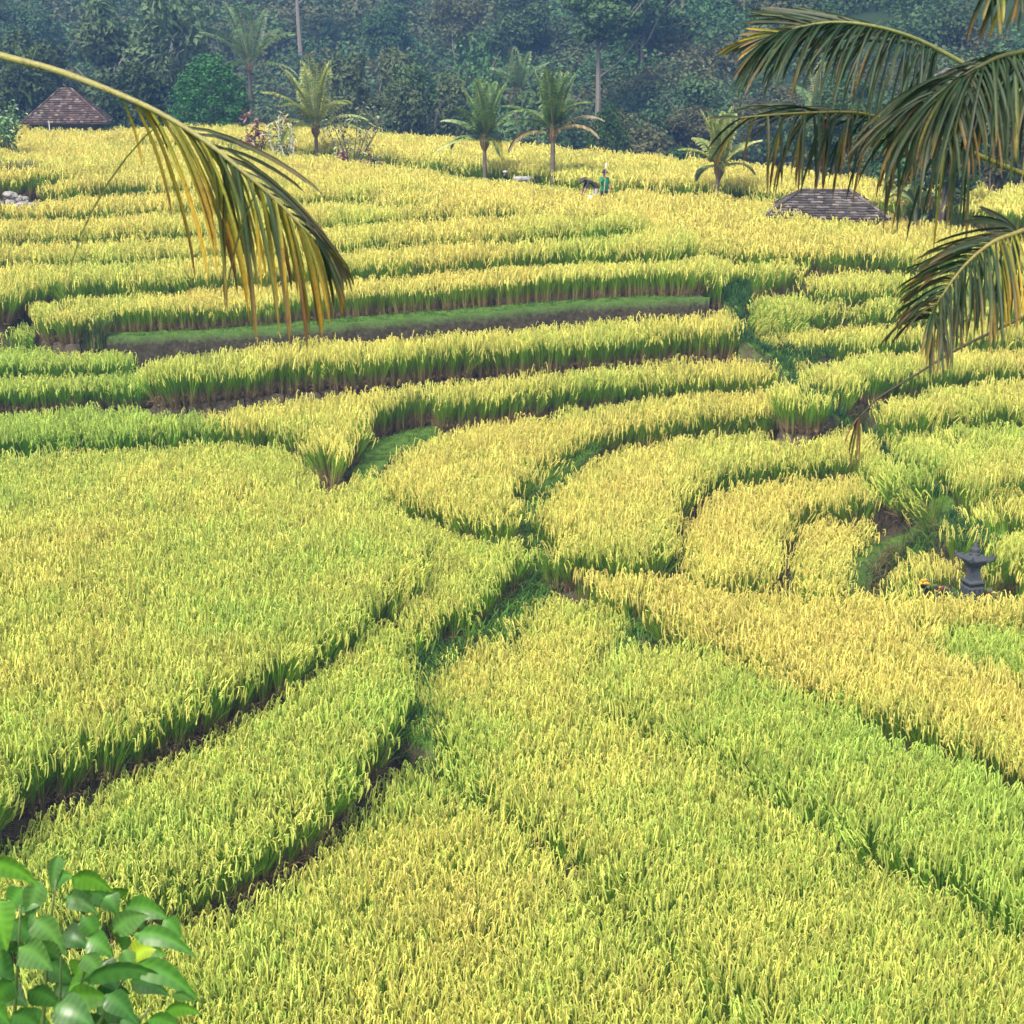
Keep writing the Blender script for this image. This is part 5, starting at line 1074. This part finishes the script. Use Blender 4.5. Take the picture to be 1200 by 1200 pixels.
# E: the lower right frond
lv = []
for i in range(66):
    t = .28+.72*i/65; k = i/65
    lv.append((t, -78+46*k+rr.uniform(-8, 8), 26+18*k+rr.uniform(-6, 8), rr.uniform(.0, .3), .12, rr.choice([G, G, ((.05, .04, .015), (.10, .06, .03)), GB]), .8))
    lv.append((t, -8+4*k+rr.uniform(-14, 12), (118-55*k)*rr.uniform(.7, 1.12), rr.uniform(-.3, .05), .06, rr.choice([G, G, G, GB, ((.04, .05, .012), (.14, .10, .02))]), .9))
    if t < .55 and i % 2: lv.append((t, 8+rr.uniform(-6, 8), 100*rr.uniform(.7, 1.1), -.2, .04, rr.choice([G, Y]), .9))
for dx, dy in ((-36, -26), (-28, -20), (-60, -6), (-44, -14)): lv.append((.30, dx, dy, .15, .25, rr.choice([GR, G]), 1.4))
near_frond('dark frond folded downward low at the right edge', [(1290, 230, 7.0), (1235, 254, 6.9), (1196, 271, 6.85), (1165, 283, 6.8), (1140, 302, 6.8), (1120, 324, 6.8), (1102, 350, 6.8), (1088, 374, 6.85)], lv, 5, ((.22, .2, .06), (.1, .09, .03)), (.014, .003), .012)
# F: leaflets at the top right corner
lv = []
for i in range(30):
    t = .3+.7*i/29; lv.append((t, -18+rr.uniform(-14, 22), 48*rr.uniform(.7, 1.3), rr.uniform(-.2, .2), .08, rr.choice([G, GB, ((.05, .075, .012), (.15, .13, .02))]), 1))
near_frond('tips of a frond hanging in at the top right corner', [(1330, -60, 7.6), (1250, -32, 7.5), (1200, -20, 7.5), (1155, -10, 7.5)], lv, 6, ((.1, .1, .03), (.05, .06, .02)), (.012, .004), .015)
# G: thin dead stalk with limp brown leaflets
lv = [(.985, -16, 36, 0, .03, B, .4), (.99, -8, 72, 0, .0, B, .5), (1.0, 0, 74, 0, .0, B, .4), (.995, -5, 55, .1, .0, ((.05, .035, .02), (.07, .045, .02)), .4), (1.0, 3, 66, 0, .0, B, .4)]
near_frond('thin dead frond stalk with limp brown leaflets at its tip', [(1300, 318, 8.6), (1200, 371, 8.5), (1130, 405, 8.4), (1070, 441, 8.3), (1030, 466, 8.25), (1012, 484, 8.2), (1007, 488, 8.2)], lv, 7, ((.055, .045, .03), (.05, .04, .03)), (.010, .003), .02)

# ------------------------------------------------------------------ leafy shrub at the lower left, close to the viewer
SD = 4.3; base = at_y(60, 1330, SD)
shrub = empty('leafy_shrub', base, 0, 'leafy shrub with large glossy green leaves in the lower left corner', 'shrub')
def big_leaf(px, py, dx, dy, wpx, y, fold, droop, col, seed, tilt=0.0):
    rr = random.Random(seed); b = at_y(px, py, y)-base; s = y/FPX; d = Vector((dx*s, tilt*math.hypot(dx, dy)*s, -dy*s)); L = d.length; sd_ = Vector((0, 1, 0)).cross(d)
    sd_ = sd_.normalized(); view = Vector((0, -1, .35)).normalized(); nv = (view-d.normalized()*view.dot(d.normalized())).normalized(); sd_ = nv.cross(d.normalized()).normalized()
    roll = rr.uniform(-.5, .5); sd2 = sd_*math.cos(roll)+nv*math.sin(roll); nv2 = nv*math.cos(roll)-sd_*math.sin(roll); v = []; c = []; N = 17; W = wpx*s*.5
    for j in range(N):
        u = j/(N-1); p = b+d*u+Vector((0, 0, 1))*(droop*L*math.sin(math.pi*u)*.5-droop*L*.55*u*u)
        w = W*max(.02, (math.sin(math.pi*min(1, u**.66))**.85)*(1-.3*u)); rip = (.07 if j % 2 else -.07)*W
        for k, x in enumerate((-1, -.5, 0, .5, 1)):
            q = p+d*(abs(x)*.10*(1-u))+sd2*(x*w)+nv2*(abs(x)*w*fold+rip*abs(x)*(1-.6*u)); v.append(q)
            f = 1.4 if k == 2 else (1.05 if (j % 2) else .78); c.append(tuple(a*f for a in col))
    m = MB(); m.add(v, [(5*j+k, 5*j+k+1, 5*j+k+6, 5*j+k+5) for j in range(N-1) for k in range(4)], c); return m.build('leaf', M['shrub'], shrub, True)
LG = (.09, .24, .02); LD = (.04, .13, .02); LM = (.055, .17, .02); LY = (.24, .34, .02); LB = (.085, .20, .04)
LEAV = [(-20, 1012, 75, 30, 42, LG, 4.2), (60, 1040, 38, -32, 30, LM, 4.4), (80, 1028, 60, 22, 44, LG, 4.3), (48, 1030, -20, 60, 40, LB, 4.4), (-10, 1050, 20, 70, 60, LG, 4.2), (75, 1050, 60, 12, 36, LM, 4.5), (130, 1095, 56, -36, 44, LB, 4.35), (95, 1072, 28, 44, 36, LM, 4.4),
        (70, 1125, -40, -40, 48, LB, 4.2), (35, 1075, 50, 50, 48, LB, 4.25), (20, 1110, 50, 30, 58, LB, 4.15), (152, 1095, 98, 20, 36, LM, 4.1), (150, 1130, 105, 42, 44, LM, 4.05), (155, 1125, 38, -30, 44, LY, 4.25), (145, 1112, 12, 34, 30, LB, 4.15), (90, 1150, 135, 0, 40, LD, 4.0), (100, 1100, 40, 20, 44, LM, 4.3), (95, 1118, 32, 36, 40, LB, 4.25),
        (20, 1150, -40, 30, 50, LM, 4.1), (0, 1130, -36, 30, 56, LG, 4.0), (30, 1160, 50, 30, 52, LD, 4.1), (60, 1180, 70, 20, 60, LD, 4.1), (190, 1185, 56, 4, 34, LG, 3.9), (200, 1165, 34, 14, 22, LB, 4.0), (170, 1195, 60, 20, 40, LM, 3.9), (120, 1165, 50, 36, 44, LD, 4.2), (10, 1190, 50, 25, 56, LD, 4.0), (-30, 1170, 50, 40, 60, LM, 4.0),
        (70, 1095, 46, 10, 44, LD, 4.5), (10, 1080, 40, 30, 50, LD, 4.5), (50, 1130, 44, 24, 50, LD, 4.5), (110, 1130, 40, 30, 50, LD, 4.5), (-5, 1160, 50, 10, 54, LD, 4.5), (60, 1155, 60, 18, 50, LD, 4.5), (110, 1180, 60, 20, 50, LD, 4.5), (150, 1150, 60, 14, 40, LD, 4.5), (20, 1200, 60, 10, 60, LD, 4.4), (90, 1205, 60, 10, 60, LD, 4.4), (30, 1040, -30, 40, 40, LM, 4.4), (20, 1060, 38, -10, 40, LM, 4.4),
        (-25, 1080, 30, 50, 50, LM, 4.3), (140, 1070, 40, 18, 34, LM, 4.5), (105, 1045, 36, 26, 32, LD, 4.45), (70, 1000, -12, 46, 26, LB, 4.4), (-20, 1120, 46, 44, 60, LD, 4.4), (-20, 1215, 60, -20, 60, LD, 4.3)]
qr = random.Random(77)
for i in range(22):
    px, py = qr.uniform(-25, 190), qr.uniform(1040, 1200)
    if py > 1010+abs(px-70)*.55: LEAV.append((px, py, qr.uniform(-30, 75), qr.uniform(-25, 45), qr.uniform(34, 54), qr.choice([LG, LG, LM, LM, LD]), qr.uniform(4.25, 4.6)))
for i, (px, py, dx, dy, w, col, y) in enumerate(LEAV): big_leaf(px, py, dx*.92, dy*.92, w*.88, y, .28, .25, col, i, random.Random(i).uniform(-.35, .2))
for i, (tx, ty, bx) in enumerate(((70, 1030, 40), (120, 1085, 70), (160, 1120, 90), (20, 1060, 20), (70, 1120, 60), (-10, 1100, 0), (180, 1180, 110), (110, 1140, 80))):
    m = MB(); p = [at_y(bx+(tx-bx)*t**1.5+4*math.sin(t*5+i), 1300+(ty-1300)*t, 4.35)-base for t in (0, .25, .5, .75, 1)]; m.tube(p, [.009, .008, .007, .005, .003], 6, (.09, .14, .035)); m.build('stem', M['shrub'], shrub, True)
# ------------------------------------------------------------------ air
HZ = NT('haze'); pv = HZ.n('ShaderNodeVolumePrincipled'); pv.inputs['Color'].default_value = (.24, .50, 1.0, 1); pv.inputs['Density'].default_value = .0008; pv.inputs['Anisotropy'].default_value = .1
HZ.l(pv.outputs[0], HZ.out.inputs['Volume'])
hb = MB(); hb.box((0, 500, 22), (6400, 6400, 144)); o = hb.build('haze', HZ.m); tag(o, 'thin blue haze in the air over the valley', 'haze', kind='stuff')
